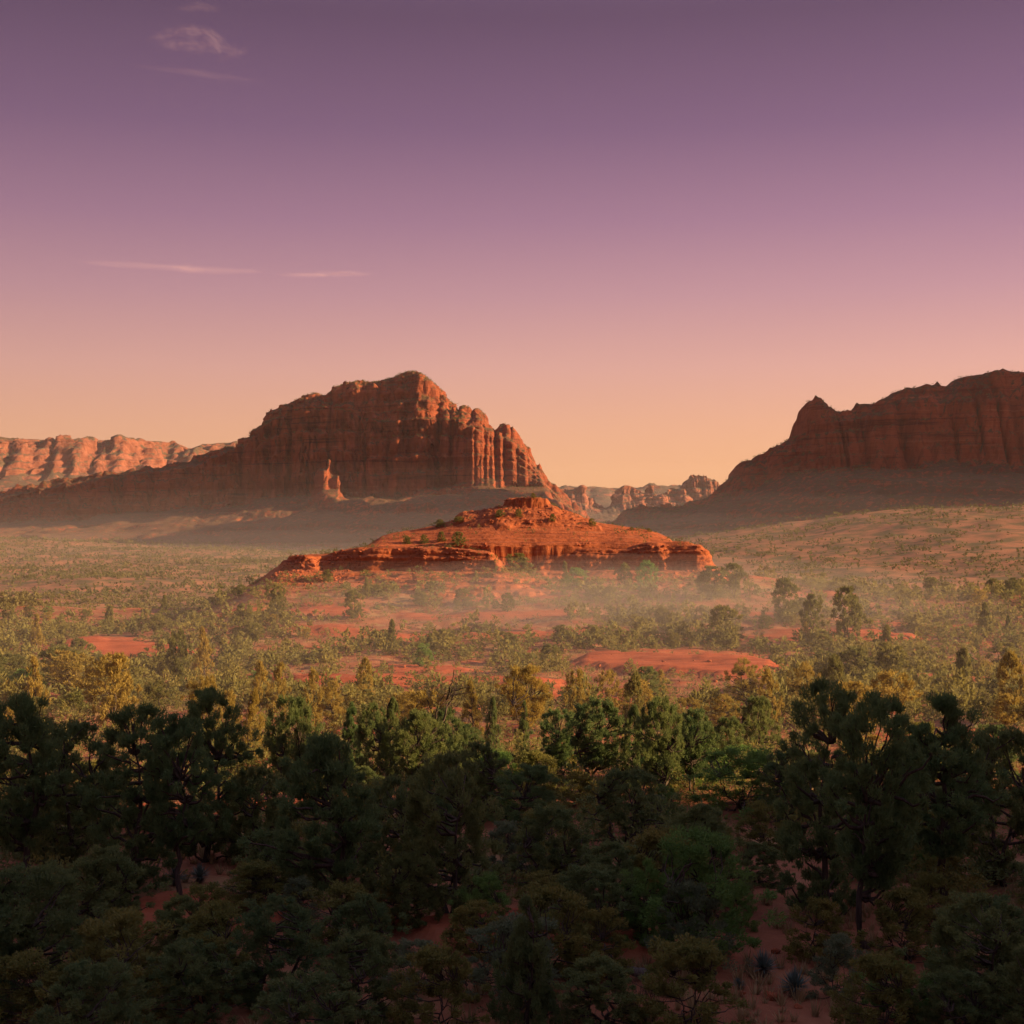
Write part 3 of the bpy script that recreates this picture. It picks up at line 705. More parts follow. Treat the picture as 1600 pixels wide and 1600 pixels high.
# ------------------------------------------------------------------ shaded woodland near the viewpoint (measured one by one)
WOOD = 'trees and bushes of the shaded woodland'
NEAR = [
 # kind shape px top base width label
 ('pine', 'round', 330, 1078, 1345, 150, 'massive dark pinyon pine on the far left before the sunlit trees'),
 ('pine', 'spread', 282, 1120, 1400, 150, 'broad dark pinyon cut by the left edge beside the massive pine'),
 ('juniper', 'spread', 452, 1090, 1285, 105, 'dark juniper with slanting trunk between massive pine and tall trunk pine'),
 ('pine', 'pine', 516, 1148, 1462, 215, 'tall dark pinyon with a long bare trunk showing below its crown'),
 ('juniper', 'round', 585, 1100, 1250, 85, 'dark rounded juniper just left of the tree with the dead top'),
 ('pine', 'cone', 548, 1098, 1235, 62, 'narrow dark pine behind the tall trunk pine'),
 ('juniper', 'spread', 657, 1112, 1255, 110, 'dark juniper carrying a bare dead snag at its top'),
 ('juniper', 'cone', 768, 1090, 1190, 40, 'small dark pointed juniper against the golden trees in the middle'),
 ('juniper', 'cone', 815, 1096, 1192, 36, 'second small dark pointed juniper below the big golden tree'),
 ('juniper', 'round', 725, 1130, 1215, 70, 'low dark juniper between snag tree and small pointed juniper'),
 ('juniper', 'spread', 932, 1092, 1235, 115, 'wide dark juniper with twisted limbs right of the pointed junipers'),
 ('juniper', 'spread', 1030, 1092, 1258, 100, 'tall dark juniper with several upright stems before the lit clearing'),
 ('juniper', 'round', 1180, 1088, 1200, 75, 'dark juniper with a sunlit right flank beyond the bright bush'),
 ('pine', 'round', 1290, 1068, 1430, 190, 'huge dark pinyon filling the right edge of the view'),
 ('pine', 'spread', 1362, 1090, 1480, 220, 'dark spreading pinyon just beyond the huge right hand pine'),
 ('juniper', 'round', 700, 1180, 1425, 200, 'large dark round juniper right of the tall trunk pine'),
 ('juniper', 'round', 615, 1215, 1400, 150, 'dark green juniper wedged behind the tall trunk pine on its right'),
 ('juniper', 'round', 985, 1200, 1335, 155, 'rounded blue green juniper above the bright leafy bush'),
 ('green', 'shrub', 1095, 1302, 1490, 205, 'large bright leafy bush spreading over the red ground'),
 ('green', 'shrub', 1010, 1345, 1470, 110, 'left lobe bush of fresh green leaves touching the large bright bush'),
 ('blue', 'shrub', 1080, 1375, 1520, 140, 'dull grey green bush in front of the large bright bush'),
 ('green', 'shrub', 1158, 1168, 1262, 190, 'wide fresh green bush below the juniper with the sunlit flank'),
 ('oak', 'shrub', 1010, 1308, 1375, 100, 'yellow olive scrub oak peeping over the large bright bush'),
 ('oak', 'shrub', 1190, 1252, 1330, 95, 'golden leaved scrub oak left of the huge right hand pine'),
 ('oak', 'shrub', 1110, 1262, 1318, 80, 'rusty olive scrub oak between blue green juniper and golden oak'),
 ('oak', 'shrub', 850, 1262, 1360, 150, 'wide olive scrub oak below the bare twig bush'),
 ('oak', 'shrub', 905, 1205, 1262, 70, 'small olive oak at the edge of the little red clearing'),
 ('oak', 'shrub', 935, 1418, 1528, 115, 'yellow tipped scrub oak standing over the fallen log'),
 ('juniper', 'cone', 822, 1398, 1608, 145, 'dense dark pointed juniper in the lower middle'),
 ('oak', 'shrub', 320, 1378, 1475, 130, 'broad olive oak low on the left below the yuccas'),
 ('blue', 'shrub', 648, 1468, 1550, 120, 'bluish manzanita by the red gully'),
 ('oak', 'shrub', 745, 1408, 1490, 130, 'olive scrub oak above the bluish manzanita'),
 ('juniper', 'round', 430, 1400, 1570, 190, 'dark bushy juniper low on the left of the tall trunk pine'),
 ('juniper', 'round', 560, 1450, 1600, 170, 'dark low juniper at the foot of the tall trunk pine'),
 ('juniper', 'round', 480, 1520, 1660, 190, 'dark juniper cut by the lower edge left of the gully'),
 ('oak', 'shrub', 860, 1360, 1425, 120, 'low olive oak above the red rock slab'),
 ('pine', 'round', 820, 1195, 1320, 130, 'dim grey green pinyon behind the wide olive oak'),
 ('juniper', 'round', 745, 1160, 1290, 100, 'dim juniper right of the large round juniper'),
 ('juniper', 'round', 880, 1150, 1225, 85, 'dark low juniper under the golden trees right of centre'),
 ('juniper', 'round', 1085, 1120, 1190, 70, 'dark juniper left of the small sunlit red clearing'),
 ('juniper', 'round', 1235, 1170, 1290, 110, 'dim juniper tucked in front of the huge right hand pine'),
 ('blue', 'shrub', 1010, 1240, 1300, 90, 'greyish shrub among the oaks behind the blue green juniper'),
 ('juniper', 'round', 395, 1200, 1345, 130, 'dark juniper under the slanting trunk tree'),
 ('oak', 'shrub', 440, 1260, 1330, 90, 'olive bush left of the tall trunk pine crown'),
 ('juniper', 'round', 640, 1330, 1440, 110, 'dark juniper right of the long bare trunk'),
 ('oak', 'shrub', 1275, 1400, 1500, 110, 'dark olive bush under the huge right hand pine'),
 ('blue', 'shrub', 1310, 1460, 1560, 110, 'grey bush at the right edge beside the red path'),
 ('juniper', 'round', 300, 1470, 1610, 170, 'dark juniper in the lower left corner'),
 ('oak', 'shrub', 400, 1345, 1420, 120, 'olive oak in the shade left of the long bare trunk'),
 ('blue', 'shrub', 470, 1370, 1440, 100, 'grey green shrub at the foot of the long bare trunk'),
 ('oak', 'shrub', 610, 1390, 1450, 90, 'olive shrub on the red soil right of the long bare trunk'),
 ('juniper', 'column', 985, 1104, 1238, 52, 'slim dark juniper between the wide twisted and the several stemmed junipers'),
 ('juniper', 'spread', 1088, 1110, 1245, 92, 'open dark juniper right of the several stemmed juniper'),
 ('pine', 'spread', 868, 1108, 1228, 76, 'flat topped dark pine between pointed junipers and wide twisted juniper'),
 ('juniper', 'round', 697, 1106, 1228, 72, 'dark juniper just right of the dead topped juniper'),
 ('juniper', 'column', 612, 1092, 1222, 46, 'slim dark juniper left of the dead topped juniper'),
 ('juniper', 'round', 1138, 1120, 1222, 76, 'dark juniper above the wide fresh green bush'),
 # further out on both sides
 ('pine', 'round', 205, 1100, 1390, 190, 'dark round pinyon left of the broad edge pinyon'),
 ('juniper', 'round', 105, 1130, 1360, 190, 'dark juniper near the far left beyond the round pinyon'),
 ('pine', 'pine', 30, 1090, 1400, 190, 'tall dark pinyon at the extreme left'),
 ('juniper', 'round', 60, 1350, 1560, 230, 'wide dark juniper low at the extreme left'),
 ('oak', 'shrub', 190, 1420, 1530, 150, 'olive oak left of the lower left corner juniper'),
 ('juniper', 'round', 150, 1500, 1680, 210, 'dark juniper cut by the lower edge far left'),
 ('juniper', 'cone', 160, 1180, 1310, 70, 'dark pointed juniper between the left hand pinyons'),
 ('pine', 'pine', 1470, 1090, 1410, 200, 'tall dark pinyon right of the spreading pinyon'),
 ('juniper', 'round', 1560, 1140, 1380, 200, 'dark round juniper at the extreme right'),
 ('oak', 'shrub', 1420, 1390, 1500, 150, 'olive oak below the tall right hand pinyon'),
 ('juniper', 'round', 1530, 1400, 1590, 220, 'broad dark juniper low at the extreme right'),
 ('green', 'shrub', 1400, 1500, 1600, 150, 'green bush right of the red path at the lower edge'),
 ('juniper', 'round', 1410, 1160, 1300, 130, 'dim juniper between the two right hand pinyons'),
]
for k, sh, px, tp, bs, w, lab in NEAR:
    at_px(k, sh, px, tp, bs, w, lab, True, group=WOOD)
def ordinal(i):
    return ORD[i] if i < 20 else {2: 'twenty', 3: 'thirty', 4: 'forty'}[(i + 1) // 10] + ('-' + ORD[(i + 1) % 10 - 1] if (i + 1) % 10 else ' numbered')
KEEP_OPEN = [(1195, 1335, 1385, 1600), (870, 925, 1235, 1275), (575, 700, 1395, 1450), (840, 910, 1412, 1445), (905, 1015, 1500, 1600), (1130, 1290, 1490, 1600), (640, 760, 1540, 1600)]
rsn = np.random.RandomState(33)
FILL = []
tries = 0
while len(FILL) < 108 and tries < 8000:
    tries += 1
    px = rsn.uniform(-190, 1790); py = rsn.uniform(1215, 1625)
    x, y = on_ground(px, py)
    w = rsn.uniform(1.5, 3.4)
    if any(a0 - 15 < px < a1 + 15 and r0 < py < r1 for a0, a1, r0, r1 in KEEP_OPEN): continue
    if not all((x - a) ** 2 + (y - b) ** 2 > (0.3 * (w + c)) ** 2 for a, b, c, _ in PLANTS): continue
    kind = ['oak', 'oak', 'blue', 'juniper', 'juniper', 'juniper', 'green'][rsn.randint(7)] if px > 700 else ['oak', 'juniper', 'juniper'][rsn.randint(3)]
    FILL.append((kind, x, y, w, rsn.uniform(0.62, 0.95) * w)); PLANTS.append((x, y, w, None))
PLANTS[:] = [p for p in PLANTS if p[3] is not None]
ORD = ['first', 'second', 'third', 'fourth', 'fifth', 'sixth', 'seventh', 'eighth', 'ninth', 'tenth', 'eleventh', 'twelfth', 'thirteenth', 'fourteenth', 'fifteenth', 'sixteenth', 'seventeenth', 'eighteenth', 'nineteenth', 'twentieth']
for y0, y1, where in ((0, 36, 'along the bottom edge of the view'), (36, 48, 'in the middle rows of the shaded wood'), (48, 200, 'in the back rows of the shaded wood')):
    for kind, look in (('oak', 'low olive scrub oak'), ('blue', 'low grey green shrub'), ('juniper', 'low dark juniper bush'), ('green', 'low fresh green bush')):
        row = sorted([c for c in FILL if c[0] == kind and y0 <= c[2] < y1], key=lambda c: c[1] / c[2])
        for i, (k, x, y, w, h) in enumerate(row):
            plant(k, 'shrub', x, y, gz(x, y) - 0.08, w, h, f'{ordinal(i)} {look} from left {where}' if len(row) > 1 else f'{look} {where}', True, WOOD)
print('near', round(time.time() - T0, 1))

# ------------------------------------------------------------------ sunlit trees on the flats
FLAT = 'junipers of the sunlit flats'
MIDHAND = [
 ('juniper', 'round', 808, 866, 906, 54, 'wide olive juniper standing against the cliff of the mound'),
 ('green', 'round', 900, 888, 917, 46, 'bright yellow green round bush at the cliff foot right of centre'),
 ('juniper', 'cone', 884, 876, 908, 18, 'small pointed juniper behind the bright round bush at the cliff foot'),
 ('green', 'round', 660, 1007, 1042, 38, 'bright yellow green round bush alone beside a red rock flat'),
 ('green', 'round', 1012, 880, 925, 46, 'light green tree at the cliff foot left of the rubble slope'),
 ('juniper', 'column', 977, 880, 920, 30, 'upright twin topped juniper under the right cliff'),
 ('juniper', 'round', 1113, 886, 935, 64, 'big grey green juniper at the right end of the mound'),
 ('juniper', 'spread', 1146, 882, 935, 46, 'open crowned juniper just right of the big grey green juniper'),
 ('juniper', 'round', 553, 926, 968, 40, 'rounded juniper below the left cliff rubble'),
 ('juniper', 'round', 433, 914, 962, 36, 'grey green juniper at the foot of the left rock tower'),
 ('juniper', 'round', 512, 890, 910, 17, 'small tree alone in the shade of the left cliff'),
 ('juniper', 'round', 381, 946, 998, 42, 'olive juniper on the left edge of the bench'),
 ('juniper', 'round', 723, 920, 948, 34, 'juniper on the red ledges left of the centre cliff'),
 ('juniper', 'cone', 711, 893, 913, 13, 'tiny pointed juniper on bare rock under the left cliff'),
 ('juniper', 'round', 793, 928, 956, 28, 'pale olive juniper on the ledges below the cliff notch'),
 ('juniper', 'round', 1225, 905, 972, 56, 'tall rounded juniper among the right hand flats'),
 ('juniper', 'round', 1130, 948, 1008, 66, 'wide dark juniper above the long red flat'),
 ('juniper', 'round', 1268, 935, 1002, 44, 'upright juniper near the right edge of the flats'),
 ('juniper', 'round', 1325, 920, 1010, 60, 'dark juniper at the right edge above the flats'),
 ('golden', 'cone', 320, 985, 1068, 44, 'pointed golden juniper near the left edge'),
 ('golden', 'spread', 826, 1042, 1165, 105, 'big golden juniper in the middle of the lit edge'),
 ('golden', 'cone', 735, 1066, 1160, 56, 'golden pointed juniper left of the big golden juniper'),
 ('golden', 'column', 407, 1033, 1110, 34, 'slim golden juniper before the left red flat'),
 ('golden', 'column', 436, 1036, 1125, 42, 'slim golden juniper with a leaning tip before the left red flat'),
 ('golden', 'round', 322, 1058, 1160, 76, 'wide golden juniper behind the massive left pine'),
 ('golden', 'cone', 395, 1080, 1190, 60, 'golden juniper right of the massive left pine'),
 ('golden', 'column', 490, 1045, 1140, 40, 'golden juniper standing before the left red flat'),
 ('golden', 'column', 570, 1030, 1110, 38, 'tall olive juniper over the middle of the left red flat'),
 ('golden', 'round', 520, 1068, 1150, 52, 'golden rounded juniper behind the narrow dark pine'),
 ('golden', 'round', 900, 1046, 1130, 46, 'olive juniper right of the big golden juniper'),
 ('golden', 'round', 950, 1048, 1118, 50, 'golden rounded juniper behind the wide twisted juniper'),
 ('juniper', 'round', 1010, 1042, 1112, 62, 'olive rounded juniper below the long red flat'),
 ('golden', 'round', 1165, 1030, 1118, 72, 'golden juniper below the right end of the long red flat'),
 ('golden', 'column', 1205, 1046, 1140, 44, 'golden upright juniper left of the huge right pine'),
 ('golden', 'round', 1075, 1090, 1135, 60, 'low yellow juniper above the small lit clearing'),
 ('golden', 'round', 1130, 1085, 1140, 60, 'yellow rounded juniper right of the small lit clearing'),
 ('oak', 'shrub', 1110, 1145, 1172, 46, 'bright yellow bush in the small lit clearing'),
 ('golden', 'round', 1255, 1035, 1120, 60, 'golden juniper behind the huge right pine'),
 ('golden', 'round', 640, 1080, 1150, 60, 'golden juniper behind the tree with the dead top'),
 ('juniper', 'round', 280, 985, 1060, 44, 'olive juniper cut by the left edge of the flats'),
]
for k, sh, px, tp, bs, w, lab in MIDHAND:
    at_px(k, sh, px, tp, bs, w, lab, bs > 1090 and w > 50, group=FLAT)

# the bare red flats stay in view: plants leave them open towards the viewpoint
OPEN = [(890, 1195, 1023, 1041), (440, 780, 1046, 1060), (600, 880, 962, 972), (1060, 1200, 1062, 1072), (470, 620, 958, 972), (1090, 1150, 1128, 1140), (700, 800, 908, 930), (450, 530, 900, 945), (1025, 1095, 890, 925)]
rso = np.random.RandomState(77)
def keeps_view(x, y, z, h, p=0.93):
    px = 800 + F * x / y; b = HOR - F * z / y; t = HOR - F * (z + h) / y; w = F * h * 0.45 / y
    for a0, a1, r0, r1 in OPEN:
        if a0 - w < px < a1 + w and t < r1 - 2 and b > r0 + 2: return rso.rand() > p
    return True
def free(x, y, r):
    return all((x - a) ** 2 + (y - b) ** 2 > (0.42 * (r + c)) ** 2 for a, b, c, _ in PLANTS)
rsm = np.random.RandomState(11)
CANDS = []
tries = 0
while len(CANDS) < 204 and tries < 20000:
    tries += 1
    y = 84 + 226 * rsm.rand() ** 0.75
    x = rsm.uniform(-0.43, 0.43) * (y + 6)
    w = (2.0 + 4.0 * rsm.rand() ** 1.3) * (1.0 if y < 190 else 0.78)
    if y > 286 and abs(x) < 56: continue
    dens = 0.55 + 0.7 * float(perlin(x / 24, y / 24, 31.0)) + (0.25 if y < 130 else 0)
    if rsm.rand() > dens: continue
    zz, rk = ground_z(np.array([x, x + 0.5]), np.array([y, y - 1.5]), True)
    if rk.max() > 0.4: continue
    if not free(x, y, w): continue
    if not keeps_view(x, y, float(zz[0]), w): continue
    CANDS.append((x, y, w, float(zz[0])))
    PLANTS.append((x, y, w, None))
PLANTS[:] = [p for p in PLANTS if p[3] is not None]
BANDS = [(84, 118, 'in first sunlit row behind shaded wood'), (118, 148, 'before the first red flat'), (148, 182, 'beside the lower red flats'),
         (182, 215, 'just behind the long red flat'), (215, 250, 'on the bushy middle bench'), (250, 400, 'on the slope under the mound')]
ORD = ['first', 'second', 'third', 'fourth', 'fifth', 'sixth', 'seventh', 'eighth', 'ninth', 'tenth', 'eleventh', 'twelfth', 'thirteenth', 'fourteenth', 'fifteenth', 'sixteenth', 'seventeenth', 'eighteenth', 'nineteenth', 'twentieth']
for y0, y1, where in BANDS:
    row = sorted([c for c in CANDS if y0 <= c[1] < y1], key=lambda c: c[0] / c[1])
    cnt = {}
    spec = []
    for x, y, w, z in row:
        u = rsm.rand()
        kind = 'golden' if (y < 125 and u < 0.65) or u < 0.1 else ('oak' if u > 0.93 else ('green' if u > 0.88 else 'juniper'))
        shape = rsm.choice(['round', 'round', 'cone', 'column', 'spread'] if y < 150 else ['round', 'round', 'round', 'spread', 'cone'])
        h = w * {'round': 0.85, 'cone': 1.35, 'column': 1.7, 'spread': 0.9}[shape] * rsm.uniform(0.85, 1.15)
        if kind in ('oak', 'green'): shape, h, w = ('shrub' if kind == 'oak' else 'round'), w * 0.5, w * 0.75
        if shape == 'column': w *= 0.72; h *= 0.85
        if shape == 'cone': w *= 0.85; h *= 0.9
        look = {'golden': 'golden', 'juniper': 'olive', 'oak': 'yellow', 'green': 'bright green'}[kind]
        form = {'round': 'round', 'cone': 'pointed', 'column': 'slim upright', 'spread': 'open crowned', 'shrub': 'low'}[shape]
        noun = {'oak': 'oak bush', 'green': 'bush'}.get(kind, 'juniper')
        key = f'{look} {form} {noun}'
        cnt[key] = cnt.get(key, 0) + 1
        spec.append((kind, shape, x, y, z, w, min(h, 5.6), key, cnt[key]))
    for kind, shape, x, y, z, w, h, key, i in spec:
        lab = f'{key} {where}' if cnt[key] == 1 else f'{ordinal(i - 1)} {key} from left {where}'
        plant(kind, shape, x, y, z - 0.05, w, h, lab, False, FLAT)
print('mid', round(time.time() - T0, 1))

# shrubs on the knoll itself
KSH = 'bushes growing on the rock mound'
for px, base, y, w, h, lab in [
    (688, 823, 326, 2.6, 1.7, 'dark bush on the skyline of the mound left shoulder'), (717, 815, 327, 3.0, 1.3, 'low bush below the step left of the cap'),
    (636, 850, 311, 2.2, 1.9, 'small bush left on the lower bench of the mound'), (663, 849, 311, 2.3, 2.0, 'pale bush second on the lower bench of the mound'),
    (690, 846, 311, 2.2, 2.2, 'bush in the middle of the lower bench'), (716, 855, 311, 3.6, 3.0, 'largest bush on the lower bench of the mound'),
    (782, 808, 326, 2.8, 1.6, 'bush in the hollow left below the cap'), (810, 808, 326, 2.2, 2.0, 'bush in the hollow straight below the cap'),
    (863, 814, 325, 1.8, 1.6, 'bush on the right slope below the cap'), (925, 822, 326, 2.4, 1.8, 'dark bush alone on the right shoulder of the mound'),
    (833, 782, 331, 1.4, 1.2, 'small bush growing against the flat cap'), (1014, 831, 327, 1.6, 0.9, 'tiny bush near the right rim of the mound'),
    (987, 824, 327, 1.6, 0.7, 'tiny flat bush on the right skyline of the mound')]:
    x = (px - 800) / F * y
    ys = np.linspace(y - 12, y + 14, 120); hit = np.nonzero(knoll_z(ys * (px - 800) / F, ys) >= (HOR - base) / F * ys)[0]
    if len(hit): y = float(ys[hit[0]]); x = (px - 800) / F * y
    plant('juniper' if w > 2 else 'oak', 'shrub', x, y, float(top_z(x, y)[0]) - 0.1, w, h, lab, False, KSH)

# ------------------------------------------------------------------ countless plants: stuff
def scatter_mesh(name, mat, pts, size, tris, rs, kindf, height=1.0):
    """one mesh of many small plants: every plant is a clump of leaf faces"""
    n = len(pts)
    tri_u = []
    protos = [kindf(np.random.RandomState(500 + i), tris) for i in range(6)]
    V, FF, T = [], [], []
    off = 0
    pick = rs.randint(0, 6, n); rot = rs.uniform(0, 6.28, n); tint = rs.rand(n)
    for i in range(6):
        m = pick == i
        k = int(m.sum())
        if not k: continue
        pv = protos[i]
        c, s = np.cos(rot[m]), np.sin(rot[m])
        w = size[m]; h = w * height * rs.uniform(0.7, 1.3, k)
        x = (pv[None, :, 0] * c[:, None] - pv[None, :, 1] * s[:, None]) * w[:, None] + pts[m][:, 0:1]
        y = (pv[None, :, 0] * s[:, None] + pv[None, :, 1] * c[:, None]) * w[:, None] + pts[m][:, 1:2]
        z = pv[None, :, 2] * h[:, None] + pts[m][:, 2:3]
        V.append(np.stack([x, y, z], -1).reshape(-1, 3)); T.append(np.repeat(tint[m], len(pv)))
    V = np.concatenate(V)
    o = mesh_obj(name, V, np.arange(len(V)).reshape(-1, 3), mat, None, False, {'tint': np.concatenate(T)})
    return tag(o, kind='stuff')
def p_tree(rs, n):
    k = 6 if n < 30 else (9 if n < 150 else 14)
    P = envelope_points('round', max(3, n // k), rs)
    f_ = min(1.0, (40.0 / n) ** 0.42)
    v, f, t = leaves(P, 0.17 * np.ones(len(P)), k, 0.34 * f_, 0.22 * f_, rs, unit(P - [0, 0, 0.2]), 0.9, 0.9)
    return v
def p_tuft(rs, n):
    a = rs.uniform(0, 6.28, n); r = rs.uniform(0.05, 0.32, n); t = rs.uniform(0.1, 0.55, n)
    b = np.stack([np.cos(a) * r * 0.5, np.sin(a) * r * 0.5, np.full(n, -0.05)], 1)
    e = b + np.stack([np.cos(a) * t, np.sin(a) * t, rs.uniform(0.5, 1.0, n)], 1)
    sd_ = np.stack([-np.sin(a), np.cos(a), np.zeros(n)], 1) * 0.05
    return np.stack([b - sd_, b + sd_, e], 1).reshape(-1, 3)
def p_bush(rs, n):
    q = 8 if n < 150 else 26
    P = envelope_points('shrub', q, rs)
    f_ = min(1.0, (40.0 / n) ** 0.62)
    v, f, t = leaves(P, (0.2 if n < 150 else 0.15) * np.ones(q), max(2, n // q), 0.3 * f_, 0.15 * f_, rs, unit(P), 0.9, 0.9)
    return v
rss = np.random.RandomState(5)
# woodland of the far valley floor and its flanks
N = 60000
ys = 330 + 1500 * rss.rand(N) ** 1.25
xs = rss.uniform(-0.42, 0.42, N) * (ys + 20)
den = 0.34 + 0.85 * fbm(xs / 70, ys / 70, 3.0, 3) + 0.5 * sst((-xs - 20) / 80)
keep = (rss.rand(N) < np.clip(den, 0.05, 1)) & ~((xs > -115) & (xs < 62) & (ys < 410))
# open ground nobody sees stands empty behind the knoll
xs, ys = xs[keep][:15500], ys[keep][:15500]
zs = ground_z(xs, ys)
pts = np.stack([xs, ys, zs - 0.2], 1)
size = rss.uniform(2.4, 5.2, len(xs)) * np.clip(0.8 + (ys - 400) / 2500, 0.8, 1.3)
nearm = ys < 620
scatter_mesh('woodland', M_FARTREE, pts[nearm], size[nearm], 45, rss, p_tree, 0.85)
scatter_mesh('woodland', M_FARTREE, pts[~nearm], size[~nearm], 18, rss, p_tree, 0.85)
# scrub on the butte's talus and cap, and on the ridge
def on_mesh(XYZ, n, mask, rs):
    X, Y, Z = XYZ
    nz = grid_normals(X, Y, Z)[..., 2]
    ok = np.argwhere((nz > 0.62) & mask(X, Y, Z))
    c = ok[rs.randint(0, len(ok), n)]
    return np.stack([X[c[:, 0], c[:, 1]], Y[c[:, 0], c[:, 1]], Z[c[:, 0], c[:, 1]] - 0.3], 1) + np.concatenate([rs.normal(size=(n, 2)) * 1.2, np.zeros((n, 1))], 1)
vis = lambda X, Y, Z: (np.abs(X) < 0.42 * Y)
for nm, XYZ, n in (('butte_scrub', MAIN, 3500), ('ridge_scrub', RIDGE, 4000)):
    p = on_mesh(XYZ, n, vis, rss)
    scatter_mesh('hillside_scrub', M_FARTREE, p, rss.uniform(1.6, 4.0, n), 18, rss, p_tree, 0.7)
kp = np.stack([rss.uniform(-50, 42, 9000), rss.uniform(296, 340, 9000)], 1)
kz_ = knoll_z(kp[:, 0], kp[:, 1]); kf = knoll_z(kp[:, 0], kp[:, 1] - 0.8); kb = knoll_z(kp[:, 0] + 0.6, kp[:, 1])
ok = (np.abs(kz_ - kf) < 0.42) & (np.abs(kz_ - kb) < 0.35) & (fbm(kp[:, 0] / 6, kp[:, 1] / 6, 81.0, 3) > 0.16)
p = np.concatenate([kp, kz_[:, None]], 1)[ok][:520]
scatter_mesh('low_scrub', M_SCRUB, p, 0.35 + 0.9 * rss.rand(len(p)) ** 2, 32, rss, p_bush, 0.8)
p = on_mesh(MAIN, 4500, lambda X, Y, Z: vis(X, Y, Z) & (Z > 125) & (800 + F * X / Y < 725), rss)
scatter_mesh('hillside_scrub', M_FARTREE, p, rss.uniform(1.6, 3.8, len(p)), 18, rss, p_tree, 0.75)
# scrub on the slope right under the mound
kp = np.stack([rss.uniform(-52, 44, 2600), rss.uniform(268, 299, 2600)], 1)
kz_ = top_z(kp[:, 0], kp[:, 1]); kf = top_z(kp[:, 0], kp[:, 1] + 0.8)
ok = (np.abs(kz_ - kf) < 0.6) & (fbm(kp[:, 0] / 8, kp[:, 1] / 8, 91.0, 3) > -0.1)
p = np.concatenate([kp, kz_[:, None]], 1)[ok][:900]
scatter_mesh('low_scrub', M_JUN_SUNLIT, p, 0.5 + 1.7 * rss.rand(len(p)) ** 2.2, 64, rss, p_bush, 0.85)
# grass tufts and low grey scrub between the trees
def flat_points(n, y0, y1, rs, thr, seed):
    y = y0 + (y1 - y0) * rs.rand(n); x = rs.uniform(-0.41, 0.41, n) * (y + 8)
    z, rk = ground_z(x, y, True)
    m = (rk < 0.45) & (fbm(x / 9, y / 9, seed, 3) > thr) & ~((y > 293) & (np.abs(x) < 50))
    return np.stack([x, y, z], 1)[m]
p = flat_points(24000, 70, 305, rss, -0.1, 41.0)
scatter_mesh('dry_grass', M_STRAW, p, rss.uniform(0.35, 0.8, len(p)), 8, rss, p_tuft, 0.9)
p = flat_points(9000, 70, 310, rss, -0.05, 47.0)
scatter_mesh('low_scrub', M_SCRUB, p, rss.uniform(0.6, 1.6, len(p)), 24, rss, p_bush, 0.7)
p = flat_points(4200, 72, 330, rss, 0.0, 61.0)
p = p[[keeps_view(a, b, c, 1.3, 0.9) for a, b, c in p]]
sz = 0.9 + 1.9 * rss.rand(len(p)) ** 1.6
m = p[:, 1] < 150
scatter_mesh('low_scrub', M_JUN_SUNLIT, p[m], sz[m], 182, rss, p_bush, 0.75)
scatter_mesh('low_scrub', M_JUN_SUNLIT, p[~m], sz[~m], 64, rss, p_bush, 0.75)
p = flat_points(5000, 20, 75, rss, -0.1, 53.0)
scatter_mesh('dry_grass', M_STRAW, p, rss.uniform(0.25, 0.6, len(p)), 20, rss, p_tuft, 0.9)
# under-storey of the shaded wood
p = flat_points(2600, 26, 90, rss, -0.12, 59.0)[:1000]
p = p[p[:, 1] > 42]
p = p[~((p[:, 1] < 46) & (p[:, 0] > 3) & (p[:, 0] < 11))]
h = len(p) // 2
scatter_mesh('undergrowth', M_OAK, p[:h], 0.8 + 1.5 * rss.rand(h) ** 1.5, 250, rss, p_bush, 0.8)
scatter_mesh('undergrowth', M_JUN, p[h:], 0.8 + 1.7 * rss.rand(len(p) - h) ** 1.5, 250, rss, p_bush, 0.8)
# the smaller junipers between the ones told apart
n = 7000
yy = 112 + 195 * rss.rand(n) ** 0.8; xx = rss.uniform(-0.41, 0.41, n) * (yy + 8)
zz, rk = ground_z(xx, yy, True)
ok = (rk < 0.35) & (fbm(xx / 20, yy / 20, 71.0, 3) > -0.12) & ~((yy > 288) & (np.abs(xx) < 54)) & ~((xx < -46) & (yy > 262) & (rss.rand(n) < 0.65))
ok &= np.array([keeps_view(a, b, c, 2.0, 0.92) for a, b, c in zip(xx, yy, zz)])
p = np.stack([xx, yy, zz], 1)[ok][:2400]
sz = 1.3 + 2.1 * rss.rand(len(p)) ** 1.4
m = p[:, 1] < 185
scatter_mesh('juniper_scrub', M_JUN_SUNLIT, p[m], sz[m], 224, rss, p_tree, 0.9)
scatter_mesh('juniper_scrub', M_JUN_SUNLIT, p[~m], sz[~m], 100, rss, p_tree, 0.9)
print('stuff', round(time.time() - T0, 1))

